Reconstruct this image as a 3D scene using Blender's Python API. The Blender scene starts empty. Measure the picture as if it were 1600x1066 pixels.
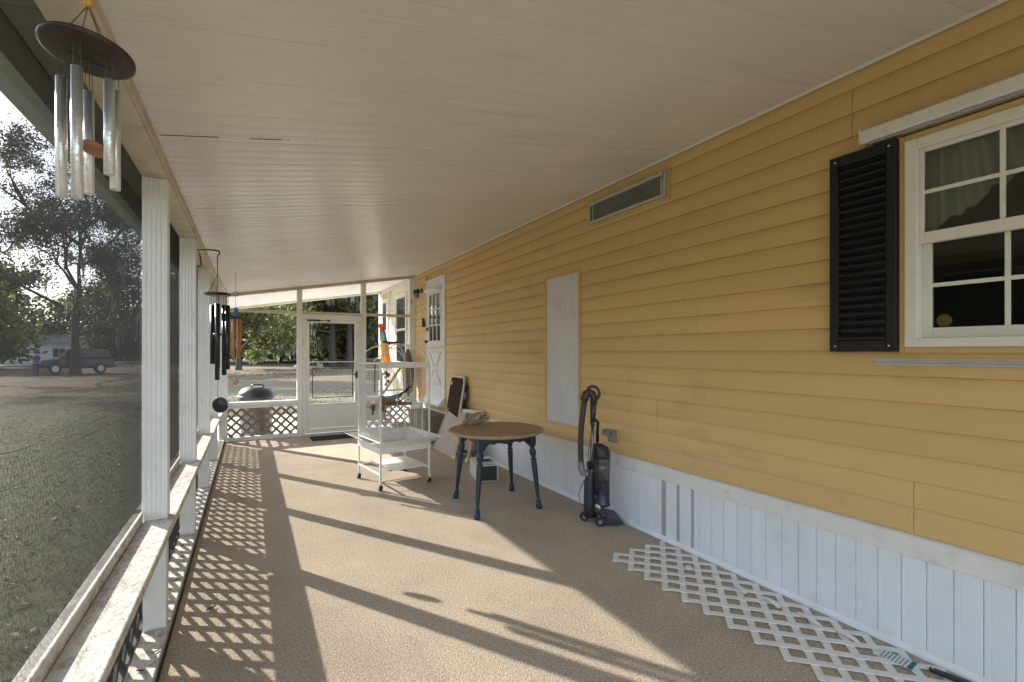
import bpy, bmesh, math, random
import numpy as np
from mathutils import Vector, Matrix
R = math.radians
random.seed(7)
scn = bpy.context.scene
COL = scn.collection

# ------------------------------------------------------------------ camera, sky, sun, exposure
cam_d = bpy.data.cameras.new("camera")
cam_d.sensor_width = 36.0
cam_d.lens = 16.74
cam_d.shift_y = 0.01125
cam_d.clip_start = 0.02
cam_d.clip_end = 2000
cam = bpy.data.objects.new("camera", cam_d)
cam.location = (0, 0, 1.5)
cam.rotation_euler = (R(90), 0, R(-28.8))
COL.objects.link(cam)
scn.camera = cam

SUN_EL, SUN_AZ = R(26.5), R(-32.3)      # azimuth measured clockwise from +Y
world = bpy.data.worlds.new("World")
scn.world = world
world.use_nodes = True
nt = world.node_tree
bg = nt.nodes["Background"]
sky = nt.nodes.new("ShaderNodeTexSky")
sky.sky_type = 'NISHITA'
sky.sun_disc = False
sky.sun_elevation = SUN_EL
sky.sun_rotation = SUN_AZ % (2 * math.pi)
sky.air_density = 1.0
sky.dust_density = 0.6
tc = nt.nodes.new("ShaderNodeTexCoord")
mp = nt.nodes.new("ShaderNodeMapping")
mp.inputs['Scale'].default_value = (1.0, 1.0, 2.6)
mp.inputs['Location'].default_value = (3.1, 1.7, 0.4)
no = nt.nodes.new("ShaderNodeTexNoise")
no.inputs['Scale'].default_value = 2.6
no.inputs['Detail'].default_value = 8
no.inputs['Roughness'].default_value = 0.58
rp = nt.nodes.new("ShaderNodeValToRGB")
rp.color_ramp.elements[0].position = 0.44
rp.color_ramp.elements[1].position = 0.66
mx = nt.nodes.new("ShaderNodeMix")
mx.data_type = 'RGBA'
mx.inputs[7].default_value = (6.0, 6.2, 6.6, 1)
nt.links.new(tc.outputs['Generated'], mp.inputs[0])
nt.links.new(mp.outputs[0], no.inputs['Vector'])
nt.links.new(no.outputs['Fac'], rp.inputs[0])
nt.links.new(rp.outputs[0], mx.inputs[0])
nt.links.new(sky.outputs[0], mx.inputs[6])
nt.links.new(mx.outputs[2], bg.inputs['Color'])
bg.inputs['Strength'].default_value = 0.15

sun_d = bpy.data.lights.new("sun", 'SUN')
sun_d.energy = 3.75
sun_d.angle = R(0.55)
sun_d.color = (1.0, 0.935, 0.845)
sun = bpy.data.objects.new("sun", sun_d)
sdir = Vector((math.sin(SUN_AZ) * math.cos(SUN_EL), math.cos(SUN_AZ) * math.cos(SUN_EL), math.sin(SUN_EL)))
sun.rotation_euler = sdir.to_track_quat('Z', 'Y').to_euler()
COL.objects.link(sun)

scn.view_settings.view_transform = 'Standard'
scn.view_settings.look = 'None'
scn.view_settings.exposure = 2.25
scn.view_settings.gamma = 1.0
scn.view_settings.use_curve_mapping = False
scn.render.engine = 'CYCLES'
scn.cycles.max_bounces = 10
scn.cycles.diffuse_bounces = 6
scn.cycles.transparent_max_bounces = 24

# ------------------------------------------------------------------ materials
def mat(name, base, rough=0.6, vary=0.0, vscale=6.0, dirt=None, dirt_amt=0.0, dscale=3.0, bump=0.0, bscale=80.0,
        metallic=0.0, spec=0.5, stretch=(1, 1, 1), island=0.0, trans=0.0, dirt_lo=0.5, dirt_hi=0.75, dstretch=(1, 1, 1), coat=0.0, objrand=0.0):
    m = bpy.data.materials.new(name)
    m.use_nodes = True
    t = m.node_tree
    N, L = t.nodes, t.links
    b = N["Principled BSDF"]
    b.inputs['Roughness'].default_value = rough
    b.inputs['Metallic'].default_value = metallic
    b.inputs['Specular IOR Level'].default_value = spec
    b.inputs['Coat Weight'].default_value = coat
    geo = N.new("ShaderNodeNewGeometry")
    def pos(s):
        mm = N.new("ShaderNodeMapping")
        mm.inputs['Scale'].default_value = s
        L.new(geo.outputs['Position'], mm.inputs[0])
        return mm.outputs[0]
    col = None
    c = N.new("ShaderNodeRGB")
    c.outputs[0].default_value = (*base, 1)
    col = c.outputs[0]
    if vary or island or objrand:
        hs = N.new("ShaderNodeHueSaturation")
        L.new(col, hs.inputs['Color'])
        n = N.new("ShaderNodeTexNoise")
        n.inputs['Scale'].default_value = vscale
        n.inputs['Detail'].default_value = 6
        L.new(pos(stretch), n.inputs['Vector'])
        mr = N.new("ShaderNodeMapRange")
        mr.inputs[1].default_value = 0.25
        mr.inputs[2].default_value = 0.75
        mr.inputs[3].default_value = 1 - vary
        mr.inputs[4].default_value = 1 + vary
        L.new(n.outputs['Fac'], mr.inputs[0])
        val = mr.outputs[0]
        if island:
            mi = N.new("ShaderNodeMapRange")
            mi.inputs[3].default_value = 1 - island
            mi.inputs[4].default_value = 1 + island
            L.new(geo.outputs['Random Per Island'], mi.inputs[0])
            mu = N.new("ShaderNodeMath")
            mu.operation = 'MULTIPLY'
            L.new(val, mu.inputs[0])
            L.new(mi.outputs[0], mu.inputs[1])
            val = mu.outputs[0]
        if objrand:
            oi = N.new("ShaderNodeObjectInfo")
            mo = N.new("ShaderNodeMapRange")
            mo.inputs[3].default_value = 1 - objrand
            mo.inputs[4].default_value = 1 + objrand
            L.new(oi.outputs['Random'], mo.inputs[0])
            m2 = N.new("ShaderNodeMath")
            m2.operation = 'MULTIPLY'
            L.new(val, m2.inputs[0])
            L.new(mo.outputs[0], m2.inputs[1])
            val = m2.outputs[0]
        L.new(val, hs.inputs['Value'])
        col = hs.outputs[0]
    if dirt is not None:
        n = N.new("ShaderNodeTexNoise")
        n.inputs['Scale'].default_value = dscale
        n.inputs['Detail'].default_value = 10
        n.inputs['Roughness'].default_value = 0.68
        L.new(pos(dstretch), n.inputs['Vector'])
        mr = N.new("ShaderNodeMapRange")
        mr.inputs[1].default_value = dirt_lo
        mr.inputs[2].default_value = dirt_hi
        mr.inputs[3].default_value = 0
        mr.inputs[4].default_value = dirt_amt
        L.new(n.outputs['Fac'], mr.inputs[0])
        mm = N.new("ShaderNodeMix")
        mm.data_type = 'RGBA'
        L.new(mr.outputs[0], mm.inputs[0])
        L.new(col, mm.inputs[6])
        mm.inputs[7].default_value = (*dirt, 1)
        col = mm.outputs[2]
    L.new(col, b.inputs['Base Color'])
    if bump:
        n = N.new("ShaderNodeTexNoise")
        n.inputs['Scale'].default_value = bscale
        n.inputs['Detail'].default_value = 4
        L.new(pos(stretch), n.inputs['Vector'])
        bp = N.new("ShaderNodeBump")
        bp.inputs['Strength'].default_value = bump
        bp.inputs['Distance'].default_value = 0.01
        L.new(n.outputs['Fac'], bp.inputs['Height'])
        L.new(bp.outputs[0], b.inputs['Normal'])
    if trans:
        out = N["Material Output"]
        tr = N.new("ShaderNodeBsdfTranslucent")
        L.new(col, tr.inputs['Color'])
        ms = N.new("ShaderNodeMixShader")
        ms.inputs[0].default_value = trans
        L.new(b.outputs[0], ms.inputs[1])
        L.new(tr.outputs[0], ms.inputs[2])
        L.new(ms.outputs[0], out.inputs['Surface'])
    return m

M = {}
M['siding'] = mat("yellow_vinyl", (0.625, 0.428, 0.18), 0.5, vary=0.07, vscale=2.2, objrand=0.035, dirt=(0.20, 0.12, 0.05), dirt_amt=0.6,
                  dscale=2.0, dirt_lo=0.56, dirt_hi=0.86, bump=0.04, bscale=60, stretch=(1, 0.12, 1), dstretch=(1, 0.5, 1.6))
M['eave_white'] = mat("white_enamel_ceiling", (0.86, 0.85, 0.81), 0.4, vary=0.04, vscale=2)
M['siding_w'] = mat("cream_vinyl", (0.70, 0.66, 0.56), 0.5, vary=0.05, vscale=3)
M['trim_y'] = mat("yellow_trim", (0.56, 0.375, 0.135), 0.45, vary=0.08, vscale=5)
M['vinyl'] = mat("white_vinyl", (0.71, 0.735, 0.77), 0.42, vary=0.04, vscale=5, objrand=0.03, dirt=(0.36, 0.34, 0.30), dirt_amt=0.35, dscale=4, dirt_lo=0.56, dirt_hi=0.85)
M['vinyl_trim'] = mat("weathered_white_vinyl", (0.70, 0.69, 0.66), 0.5, vary=0.05, vscale=6, dirt=(0.28, 0.25, 0.20), dirt_amt=0.5, dscale=9, dirt_lo=0.55, dirt_hi=0.8)
M['grey_vent'] = mat("grey_perforated_vinyl", (0.36, 0.36, 0.36), 0.6, vary=0.35, vscale=260)
M['ceiling'] = mat("cream_enamel", (0.71, 0.685, 0.635), 0.27, objrand=0.02, vary=0.05, vscale=1.4, dirt=(0.30, 0.25, 0.19), dirt_amt=0.45, dscale=1.6,
                   dirt_lo=0.56, dirt_hi=0.84, dstretch=(0.5, 5, 1), bump=0.015, bscale=14, spec=0.5)
M['beam'] = mat("stained_cream_beam", (0.60, 0.52, 0.41), 0.55, vary=0.14, vscale=7, dirt=(0.26, 0.20, 0.13), dirt_amt=0.55, dscale=9, dirt_lo=0.5, dirt_hi=0.8)
M['post'] = mat("white_painted_post", (0.77, 0.76, 0.73), 0.5, vary=0.05, vscale=8, dirt=(0.22, 0.17, 0.11), dirt_amt=0.75, dscale=5, dirt_lo=0.6, dirt_hi=0.8, dstretch=(3, 3, 0.5))
M['sill'] = mat("weathered_white_sill", (0.66, 0.63, 0.57), 0.7, vary=0.12, vscale=12, dirt=(0.15, 0.115, 0.075), dirt_amt=0.8, dscale=38, dirt_lo=0.47, dirt_hi=0.70, dstretch=(1, 0.5, 1), bump=0.25, bscale=60)
M['lattice'] = mat("white_lattice", (0.74, 0.73, 0.70), 0.5, vary=0.08, vscale=15)
M['lattice_back'] = mat("lattice_shaded_brown", (0.24, 0.19, 0.135), 0.7, vary=0.2, vscale=15)  # end-wall lattice, backlit shade of the slats put into the colour
M['white'] = mat("white_enamel", (0.80, 0.79, 0.76), 0.35, vary=0.04, vscale=10)
M['cage_white'] = mat("cage_enamel", (0.78, 0.77, 0.74), 0.35, vary=0.06, vscale=20, dirt=(0.35, 0.30, 0.22), dirt_amt=0.3, dscale=12)
M['window_white'] = mat("window_vinyl", (0.74, 0.72, 0.66), 0.4, vary=0.04, vscale=8, dirt=(0.33, 0.28, 0.2), dirt_amt=0.35, dscale=14, dirt_lo=0.56, dirt_hi=0.8)
M['door_white'] = mat("painted_door", (0.76, 0.76, 0.76), 0.45, vary=0.05, vscale=5, dirt=(0.34, 0.3, 0.25), dirt_amt=0.35, dscale=5)
M['panel'] = mat("pale_grey_panel", (0.60, 0.60, 0.61), 0.5, vary=0.04, vscale=3, dirt=(0.40, 0.38, 0.34), dirt_amt=0.3, dscale=4)
M['alu'] = mat("dull_aluminium", (0.55, 0.55, 0.53), 0.42, metallic=0.75, vary=0.1, vscale=12)
M['grille'] = mat("dusty_grille", (0.13, 0.135, 0.12), 0.7, vary=0.25, vscale=9)
M['shutter'] = mat("black_shutter", (0.006, 0.0065, 0.007), 0.6, vary=0.3, vscale=9, dirt=(0.45, 0.45, 0.45), dirt_amt=0.7, dscale=38, dirt_lo=0.745, dirt_hi=0.80)
M['black'] = mat("black_plastic", (0.016, 0.016, 0.018), 0.42, vary=0.2, vscale=20)
M['black_soft'] = mat("black_rubber", (0.022, 0.022, 0.023), 0.8, vary=0.3, vscale=40, bump=0.3, bscale=200)
M['dark_metal'] = mat("dark_steel", (0.08, 0.075, 0.07), 0.4, metallic=0.7, vary=0.2, vscale=20)
M['chrome'] = mat("mottled_silver", (0.80, 0.81, 0.82), 0.34, metallic=0.75, vary=0.12, vscale=160, bump=0.18, bscale=170)
M['chime_black'] = mat("black_enamelled_tube", (0.014, 0.015, 0.02), 0.32, vary=0.2, vscale=20)
M['dark_wood'] = mat("dark_stained_wood", (0.036, 0.020, 0.018), 0.45, vary=0.25, vscale=18, stretch=(1, 6, 6), bump=0.1)
M['red_wood'] = mat("reddish_wood", (0.32, 0.15, 0.085), 0.5, vary=0.25, vscale=40)
M['bamboo'] = mat("bamboo", (0.42, 0.215, 0.085), 0.45, vary=0.25, vscale=40)
M['string'] = mat("string", (0.10, 0.085, 0.07), 0.8)
M['gold'] = mat("orange_plastic_hook", (0.65, 0.33, 0.03), 0.4)
M['blue'] = mat("blue_painted_wood", (0.03, 0.115, 0.24), 0.5, vary=0.2, vscale=30)
M['navy'] = mat("navy_paint", (0.013, 0.026, 0.050), 0.42, vary=0.22, vscale=25, dirt=(0.22, 0.24, 0.27), dirt_amt=0.25, dscale=30, dirt_lo=0.62, dirt_hi=0.8)
M['tan_cloth'] = mat("worn_leather", (0.30, 0.235, 0.12), 0.85, vary=0.4, vscale=45, bump=0.5, bscale=90)
M['beige'] = mat("beige_board", (0.40, 0.315, 0.245), 0.6, vary=0.08, vscale=7)
M['beige_d'] = mat("tan_board", (0.345, 0.25, 0.165), 0.6, vary=0.12, vscale=12)
M['cream'] = mat("cream_plastic", (0.62, 0.56, 0.45), 0.5, vary=0.06, vscale=12)
M['brown_vinyl'] = mat("brown_vinyl", (0.040, 0.024, 0.019), 0.85, vary=0.15, vscale=40, spec=0.15)
M['purple'] = mat("purple_grey_plastic", (0.030, 0.027, 0.050), 0.36, vary=0.12, vscale=20, dirt=(0.2, 0.19, 0.18), dirt_amt=0.25, dscale=18)
M['grey_p'] = mat("grey_plastic", (0.20, 0.20, 0.205), 0.4, vary=0.12, vscale=20)
M['hose'] = mat("hose_plastic", (0.032, 0.030, 0.030), 0.5, vary=0.2, vscale=30)
M['bin_clear'] = mat("dusty_clear_bin", (0.105, 0.10, 0.105), 0.22, vary=0.3, vscale=14)
M['red'] = mat("red_plastic", (0.35, 0.02, 0.02), 0.4)
M['carton'] = mat("white_carton", (0.70, 0.69, 0.66), 0.6, vary=0.05, vscale=20)
M['ink'] = mat("black_ink", (0.03, 0.03, 0.035), 0.6)
M['teal_ink'] = mat("teal_ink", (0.02, 0.11, 0.14), 0.5)
M['label'] = mat("paper_label", (0.66, 0.68, 0.69), 0.5, vary=0.25, vscale=140)
M['orange'] = mat("orange_nylon", (0.95, 0.27, 0.02), 0.5, vary=0.1, vscale=10)
M['teal'] = mat("teal_nylon", (0.16, 0.38, 0.38), 0.6, vary=0.1, vscale=10)
M['coral'] = mat("red_nylon", (0.70, 0.12, 0.08), 0.6, vary=0.25, vscale=60)
M['burlap'] = mat("brown_burlap", (0.20, 0.145, 0.10), 0.9, vary=0.35, vscale=50, bump=0.5, bscale=120)
M['wood_step'] = mat("grey_brown_boards", (0.20, 0.155, 0.12), 0.75, vary=0.25, vscale=20, stretch=(6, 1, 6))
M['bark_toy'] = mat("chewed_wood", (0.27, 0.155, 0.09), 0.8, vary=0.45, vscale=50, bump=0.5, bscale=80)
M['teal_rope'] = mat("teal_rope", (0.17, 0.27, 0.28), 0.8, vary=0.4, vscale=60)
M['curtain'] = mat("sheer_curtain", (0.88, 0.86, 0.79), 0.8, vary=0.08, vscale=10, trans=0.35)
M['room'] = mat("dim_room_wall", (0.62, 0.59, 0.54), 0.8, vary=0.1, vscale=3)
M['yellow_stick'] = mat("yellow_sticker", (0.085, 0.065, 0.012), 0.5, vary=0.2, vscale=60)
M['bin_grey'] = mat("charcoal_bin_plastic", (0.052, 0.055, 0.06), 0.35, vary=0.15, vscale=10)
M['concrete'] = mat("pale_concrete", (0.66, 0.62, 0.58), 0.85, vary=0.14, vscale=4, dirt=(0.28, 0.24, 0.2), dirt_amt=0.4, dscale=3, bump=0.2, bscale=90)
M['road'] = mat("pale_road", (0.42, 0.41, 0.40), 0.8, vary=0.1, vscale=0.4)
M['bark'] = mat("oak_bark", (0.055, 0.045, 0.037), 0.9, vary=0.35, vscale=4, bump=0.8, bscale=9, stretch=(3, 3, 0.6))
M['leaf'] = mat("oak_leaf", (0.125, 0.14, 0.045), 0.55, vary=0.4, vscale=0.35, island=0.5, trans=0.5)
M['leaf2'] = mat("olive_leaf", (0.15, 0.165, 0.05), 0.55, vary=0.35, vscale=0.35, island=0.5, trans=0.4)
M['leaf3'] = mat("dark_leaf", (0.062, 0.078, 0.034), 0.55, vary=0.3, vscale=0.35, island=0.45, trans=0.3)
M['leaf4'] = mat("yellow_green_leaf", (0.24, 0.22, 0.04), 0.55, vary=0.3, vscale=0.5, island=0.4, trans=0.45)
M['moss'] = mat("spanish_moss", (0.30, 0.31, 0.24), 0.9, vary=0.2, vscale=1.0, island=0.35, trans=0.4)
M['car_black'] = mat("black_car_paint", (0.012, 0.014, 0.018), 0.25, coat=0.6)
M['car_glass'] = mat("dark_car_glass", (0.02, 0.025, 0.03), 0.08)
M['lamp_lens'] = mat("pale_lamp_lens", (0.7, 0.72, 0.75), 0.15)
M['denim'] = mat("blue_denim", (0.04, 0.065, 0.12), 0.85, vary=0.15, vscale=8)
M['shirt'] = mat("blue_shirt", (0.035, 0.075, 0.17), 0.85, vary=0.1, vscale=8)
M['skin'] = mat("skin", (0.42, 0.25, 0.18), 0.6)
M['hair'] = mat("dark_hair", (0.03, 0.022, 0.018), 0.7)
M['house_white'] = mat("white_house_paint", (0.72, 0.74, 0.77), 0.6, vary=0.05, vscale=0.8)
M['roof_far'] = mat("grey_shingle", (0.22, 0.21, 0.205), 0.9, vary=0.2, vscale=3)
M['fence_wood'] = mat("grey_fence_post", (0.16, 0.135, 0.115), 0.85, vary=0.2, vscale=8)
M['wire'] = mat("galvanised_wire", (0.20, 0.20, 0.20), 0.5, metallic=0.4)
M['carpet_edge'] = mat("dark_carpet_edge", (0.06, 0.045, 0.035), 0.9, vary=0.2, vscale=30)
M['dead_leaf'] = mat("dead_leaf", (0.14, 0.085, 0.04), 0.8, vary=0.3, vscale=50)
M['oak_edge'] = mat("oak_table_edge", (0.37, 0.26, 0.165), 0.45, vary=0.15, vscale=18)

def node_mat(name):
    m = bpy.data.materials.new(name)
    m.use_nodes = True
    return m, m.node_tree.nodes, m.node_tree.links, m.node_tree.nodes["Principled BSDF"]

def carpet():
    m, N, L, b = node_mat("tan_berber_carpet")
    geo = N.new("ShaderNodeNewGeometry")
    v = N.new("ShaderNodeTexVoronoi")
    v.inputs['Scale'].default_value = 190
    L.new(geo.outputs['Position'], v.inputs['Vector'])
    n = N.new("ShaderNodeTexNoise")
    n.inputs['Scale'].default_value = 75
    n.inputs['Detail'].default_value = 5
    n.inputs['Roughness'].default_value = 0.8
    L.new(geo.outputs['Position'], n.inputs['Vector'])
    n2 = N.new("ShaderNodeTexNoise")
    n2.inputs['Scale'].default_value = 1.6
    n2.inputs['Detail'].default_value = 7
    n2.inputs['Roughness'].default_value = 0.65
    L.new(geo.outputs['Position'], n2.inputs['Vector'])
    r = N.new("ShaderNodeValToRGB")
    r.color_ramp.elements[0].position = 0.3
    r.color_ramp.elements[0].color = (0.25, 0.20, 0.145, 1)
    r.color_ramp.elements[1].position = 0.72
    r.color_ramp.elements[1].color = (0.80, 0.69, 0.545, 1)
    L.new(n.outputs['Fac'], r.inputs[0])
    hs = N.new("ShaderNodeHueSaturation")
    mr = N.new("ShaderNodeMapRange")
    mr.inputs[1].default_value = 0.3
    mr.inputs[2].default_value = 0.7
    mr.inputs[3].default_value = 0.86
    mr.inputs[4].default_value = 1.10
    L.new(n2.outputs['Fac'], mr.inputs[0])
    L.new(mr.outputs[0], hs.inputs['Value'])
    L.new(r.outputs[0], hs.inputs['Color'])
    L.new(hs.outputs[0], b.inputs['Base Color'])
    b.inputs['Roughness'].default_value = 1.0
    b.inputs['Specular IOR Level'].default_value = 0.1
    bp = N.new("ShaderNodeBump")
    bp.inputs['Strength'].default_value = 0.75
    bp.inputs['Distance'].default_value = 0.009
    L.new(v.outputs['Distance'], bp.inputs['Height'])
    bp.invert = True
    L.new(bp.outputs[0], b.inputs['Normal'])
    return m
M['carpet'] = carpet()

def oak_top():
    m, N, L, b = node_mat("worn_oak_planks")
    geo = N.new("ShaderNodeNewGeometry")
    mp = N.new("ShaderNodeMapping")
    mp.inputs['Scale'].default_value = (3, 26, 3)
    mp.inputs['Rotation'].default_value = (0, 0, R(35))
    L.new(geo.outputs['Position'], mp.inputs[0])
    n = N.new("ShaderNodeTexNoise")
    n.inputs['Scale'].default_value = 2.4
    n.inputs['Detail'].default_value = 7
    n.inputs['Distortion'].default_value = 0.6
    L.new(mp.outputs[0], n.inputs['Vector'])
    r = N.new("ShaderNodeValToRGB")
    r.color_ramp.elements[0].position = 0.3
    r.color_ramp.elements[0].color = (0.20, 0.125, 0.075, 1)
    r.color_ramp.elements[1].position = 0.7
    r.color_ramp.elements[1].color = (0.37, 0.25, 0.155, 1)
    L.new(n.outputs['Fac'], r.inputs[0])
    L.new(r.outputs[0], b.inputs['Base Color'])
    b.inputs['Roughness'].default_value = 0.42
    return m
M['oak'] = oak_top()

def ground_mat():
    m, N, L, b = node_mat("leaf_littered_lawn")
    geo = N.new("ShaderNodeNewGeometry")
    n = N.new("ShaderNodeTexNoise")
    n.inputs['Scale'].default_value = 0.16
    n.inputs['Detail'].default_value = 8
    n.inputs['Roughness'].default_value = 0.62
    L.new(geo.outputs['Position'], n.inputs['Vector'])
    n2 = N.new("ShaderNodeTexNoise")
    n2.inputs['Scale'].default_value = 7
    n2.inputs['Detail'].default_value = 8
    n2.inputs['Roughness'].default_value = 0.75
    L.new(geo.outputs['Position'], n2.inputs['Vector'])
    r1 = N.new("ShaderNodeValToRGB")     # litter
    r1.color_ramp.elements[0].position = 0.3
    r1.color_ramp.elements[0].color = (0.065, 0.047, 0.030, 1)
    r1.color_ramp.elements[1].position = 0.7
    r1.color_ramp.elements[1].color = (0.20, 0.15, 0.10, 1)
    L.new(n2.outputs['Fac'], r1.inputs[0])
    r2 = N.new("ShaderNodeValToRGB")     # grass
    r2.color_ramp.elements[0].position = 0.3
    r2.color_ramp.elements[0].color = (0.068, 0.070, 0.038, 1)
    r2.color_ramp.elements[1].position = 0.7
    r2.color_ramp.elements[1].color = (0.205, 0.205, 0.125, 1)
    L.new(n2.outputs['Fac'], r2.inputs[0])
    rr = N.new("ShaderNodeValToRGB")
    rr.color_ramp.elements[0].position = 0.46
    rr.color_ramp.elements[1].position = 0.62
    sx = N.new("ShaderNodeSeparateXYZ")          # the lawn is greener close to the porch, more leaf litter under the trees
    L.new(geo.outputs['Position'], sx.inputs[0])
    my = N.new("ShaderNodeMapRange")
    my.inputs[1].default_value = 8
    my.inputs[2].default_value = 32
    my.inputs[3].default_value = 0.17
    my.inputs[4].default_value = -0.04
    L.new(sx.outputs['Y'], my.inputs[0])
    ad = N.new("ShaderNodeMath")
    L.new(n.outputs['Fac'], ad.inputs[0])
    L.new(my.outputs[0], ad.inputs[1])
    L.new(ad.outputs[0], rr.inputs[0])
    mm = N.new("ShaderNodeMix")
    mm.data_type = 'RGBA'
    L.new(rr.outputs[0], mm.inputs[0])
    L.new(r1.outputs[0], mm.inputs[6])
    L.new(r2.outputs[0], mm.inputs[7])
    L.new(mm.outputs[2], b.inputs['Base Color'])
    b.inputs['Roughness'].default_value = 0.95
    b.inputs['Specular IOR Level'].default_value = 0.15
    bp = N.new("ShaderNodeBump")
    bp.inputs['Strength'].default_value = 0.8
    bp.inputs['Distance'].default_value = 0.06
    L.new(n2.outputs['Fac'], bp.inputs['Height'])
    L.new(bp.outputs[0], b.inputs['Normal'])
    return m
M['ground'] = ground_mat()

def screen_mat(name, a0, k, grey):
    """woven insect mesh: the open share of the weave shrinks as it is seen (or lit) more obliquely"""
    m, N, L, b = node_mat(name)
    geo = N.new("ShaderNodeNewGeometry")
    dt = N.new("ShaderNodeVectorMath")
    dt.operation = 'DOT_PRODUCT'
    L.new(geo.outputs['Incoming'], dt.inputs[0])
    L.new(geo.outputs['Normal'], dt.inputs[1])
    ab = N.new("ShaderNodeMath")
    ab.operation = 'ABSOLUTE'
    L.new(dt.outputs['Value'], ab.inputs[0])
    mxm = N.new("ShaderNodeMath")
    mxm.operation = 'MAXIMUM'
    mxm.inputs[1].default_value = 0.01
    L.new(ab.outputs[0], mxm.inputs[0])
    dv = N.new("ShaderNodeMath")
    dv.operation = 'DIVIDE'
    dv.inputs[0].default_value = -k
    L.new(mxm.outputs[0], dv.inputs[1])
    sb = N.new("ShaderNodeMath")
    sb.operation = 'MULTIPLY'
    sb.use_clamp = True
    sb.inputs[0].default_value = a0
    ex = N.new("ShaderNodeMath")
    ex.operation = 'EXPONENT'
    L.new(dv.outputs[0], ex.inputs[0])
    L.new(ex.outputs[0], sb.inputs[1])
    n = N.new("ShaderNodeTexNoise")
    n.inputs['Scale'].default_value = 5
    n.inputs['Detail'].default_value = 8
    L.new(geo.outputs['Position'], n.inputs['Vector'])
    mr = N.new("ShaderNodeMapRange")
    mr.inputs[1].default_value = 0.3
    mr.inputs[2].default_value = 0.7
    mr.inputs[3].default_value = 0.92
    mr.inputs[4].default_value = 1.04
    L.new(n.outputs['Fac'], mr.inputs[0])
    mu = N.new("ShaderNodeMath")
    mu.operation = 'MULTIPLY'
    mu.use_clamp = True
    L.new(sb.outputs[0], mu.inputs[0])
    L.new(mr.outputs[0], mu.inputs[1])
    tr = N.new("ShaderNodeBsdfTransparent")
    df = N.new("ShaderNodeBsdfDiffuse")
    df.inputs['Color'].default_value = (grey, grey, grey * 1.02, 1)
    tl = N.new("ShaderNodeBsdfTranslucent")
    tl.inputs['Color'].default_value = (grey * 0.3, grey * 0.3, grey * 0.31, 1)
    m2 = N.new("ShaderNodeMixShader")
    m2.inputs[0].default_value = 0.5
    L.new(df.outputs[0], m2.inputs[1])
    L.new(tl.outputs[0], m2.inputs[2])
    ms = N.new("ShaderNodeMixShader")
    L.new(mu.outputs[0], ms.inputs[0])
    L.new(m2.outputs[0], ms.inputs[1])
    L.new(tr.outputs[0], ms.inputs[2])
    L.new(ms.outputs[0], N["Material Output"].inputs['Surface'])
    return m
M['screen'] = screen_mat("charcoal_insect_screen", 0.98, 0.38, 0.065)
M['screen_end'] = screen_mat("light_insect_screen", 0.98, 0.11, 0.04)

def glass_mat():
    m, N, L, b = node_mat("window_glass")
    fr = N.new("ShaderNodeFresnel")
    fr.inputs['IOR'].default_value = 1.5
    gl = N.new("ShaderNodeBsdfGlossy")
    gl.inputs['Roughness'].default_value = 0.01
    tr = N.new("ShaderNodeBsdfTransparent")
    tr.inputs['Color'].default_value = (0.86, 0.88, 0.87, 1)
    ms = N.new("ShaderNodeMixShader")
    L.new(fr.outputs[0], ms.inputs[0])
    L.new(tr.outputs[0], ms.inputs[1])
    L.new(gl.outputs[0], ms.inputs[2])
    L.new(ms.outputs[0], N["Material Output"].inputs['Surface'])
    return m
M['glass'] = glass_mat()

# ------------------------------------------------------------------ mesh helpers
def wloc(o):
    v = Vector((0, 0, 0))
    while o is not None:
        v = v + o.location
        o = o.parent
    return v

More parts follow.
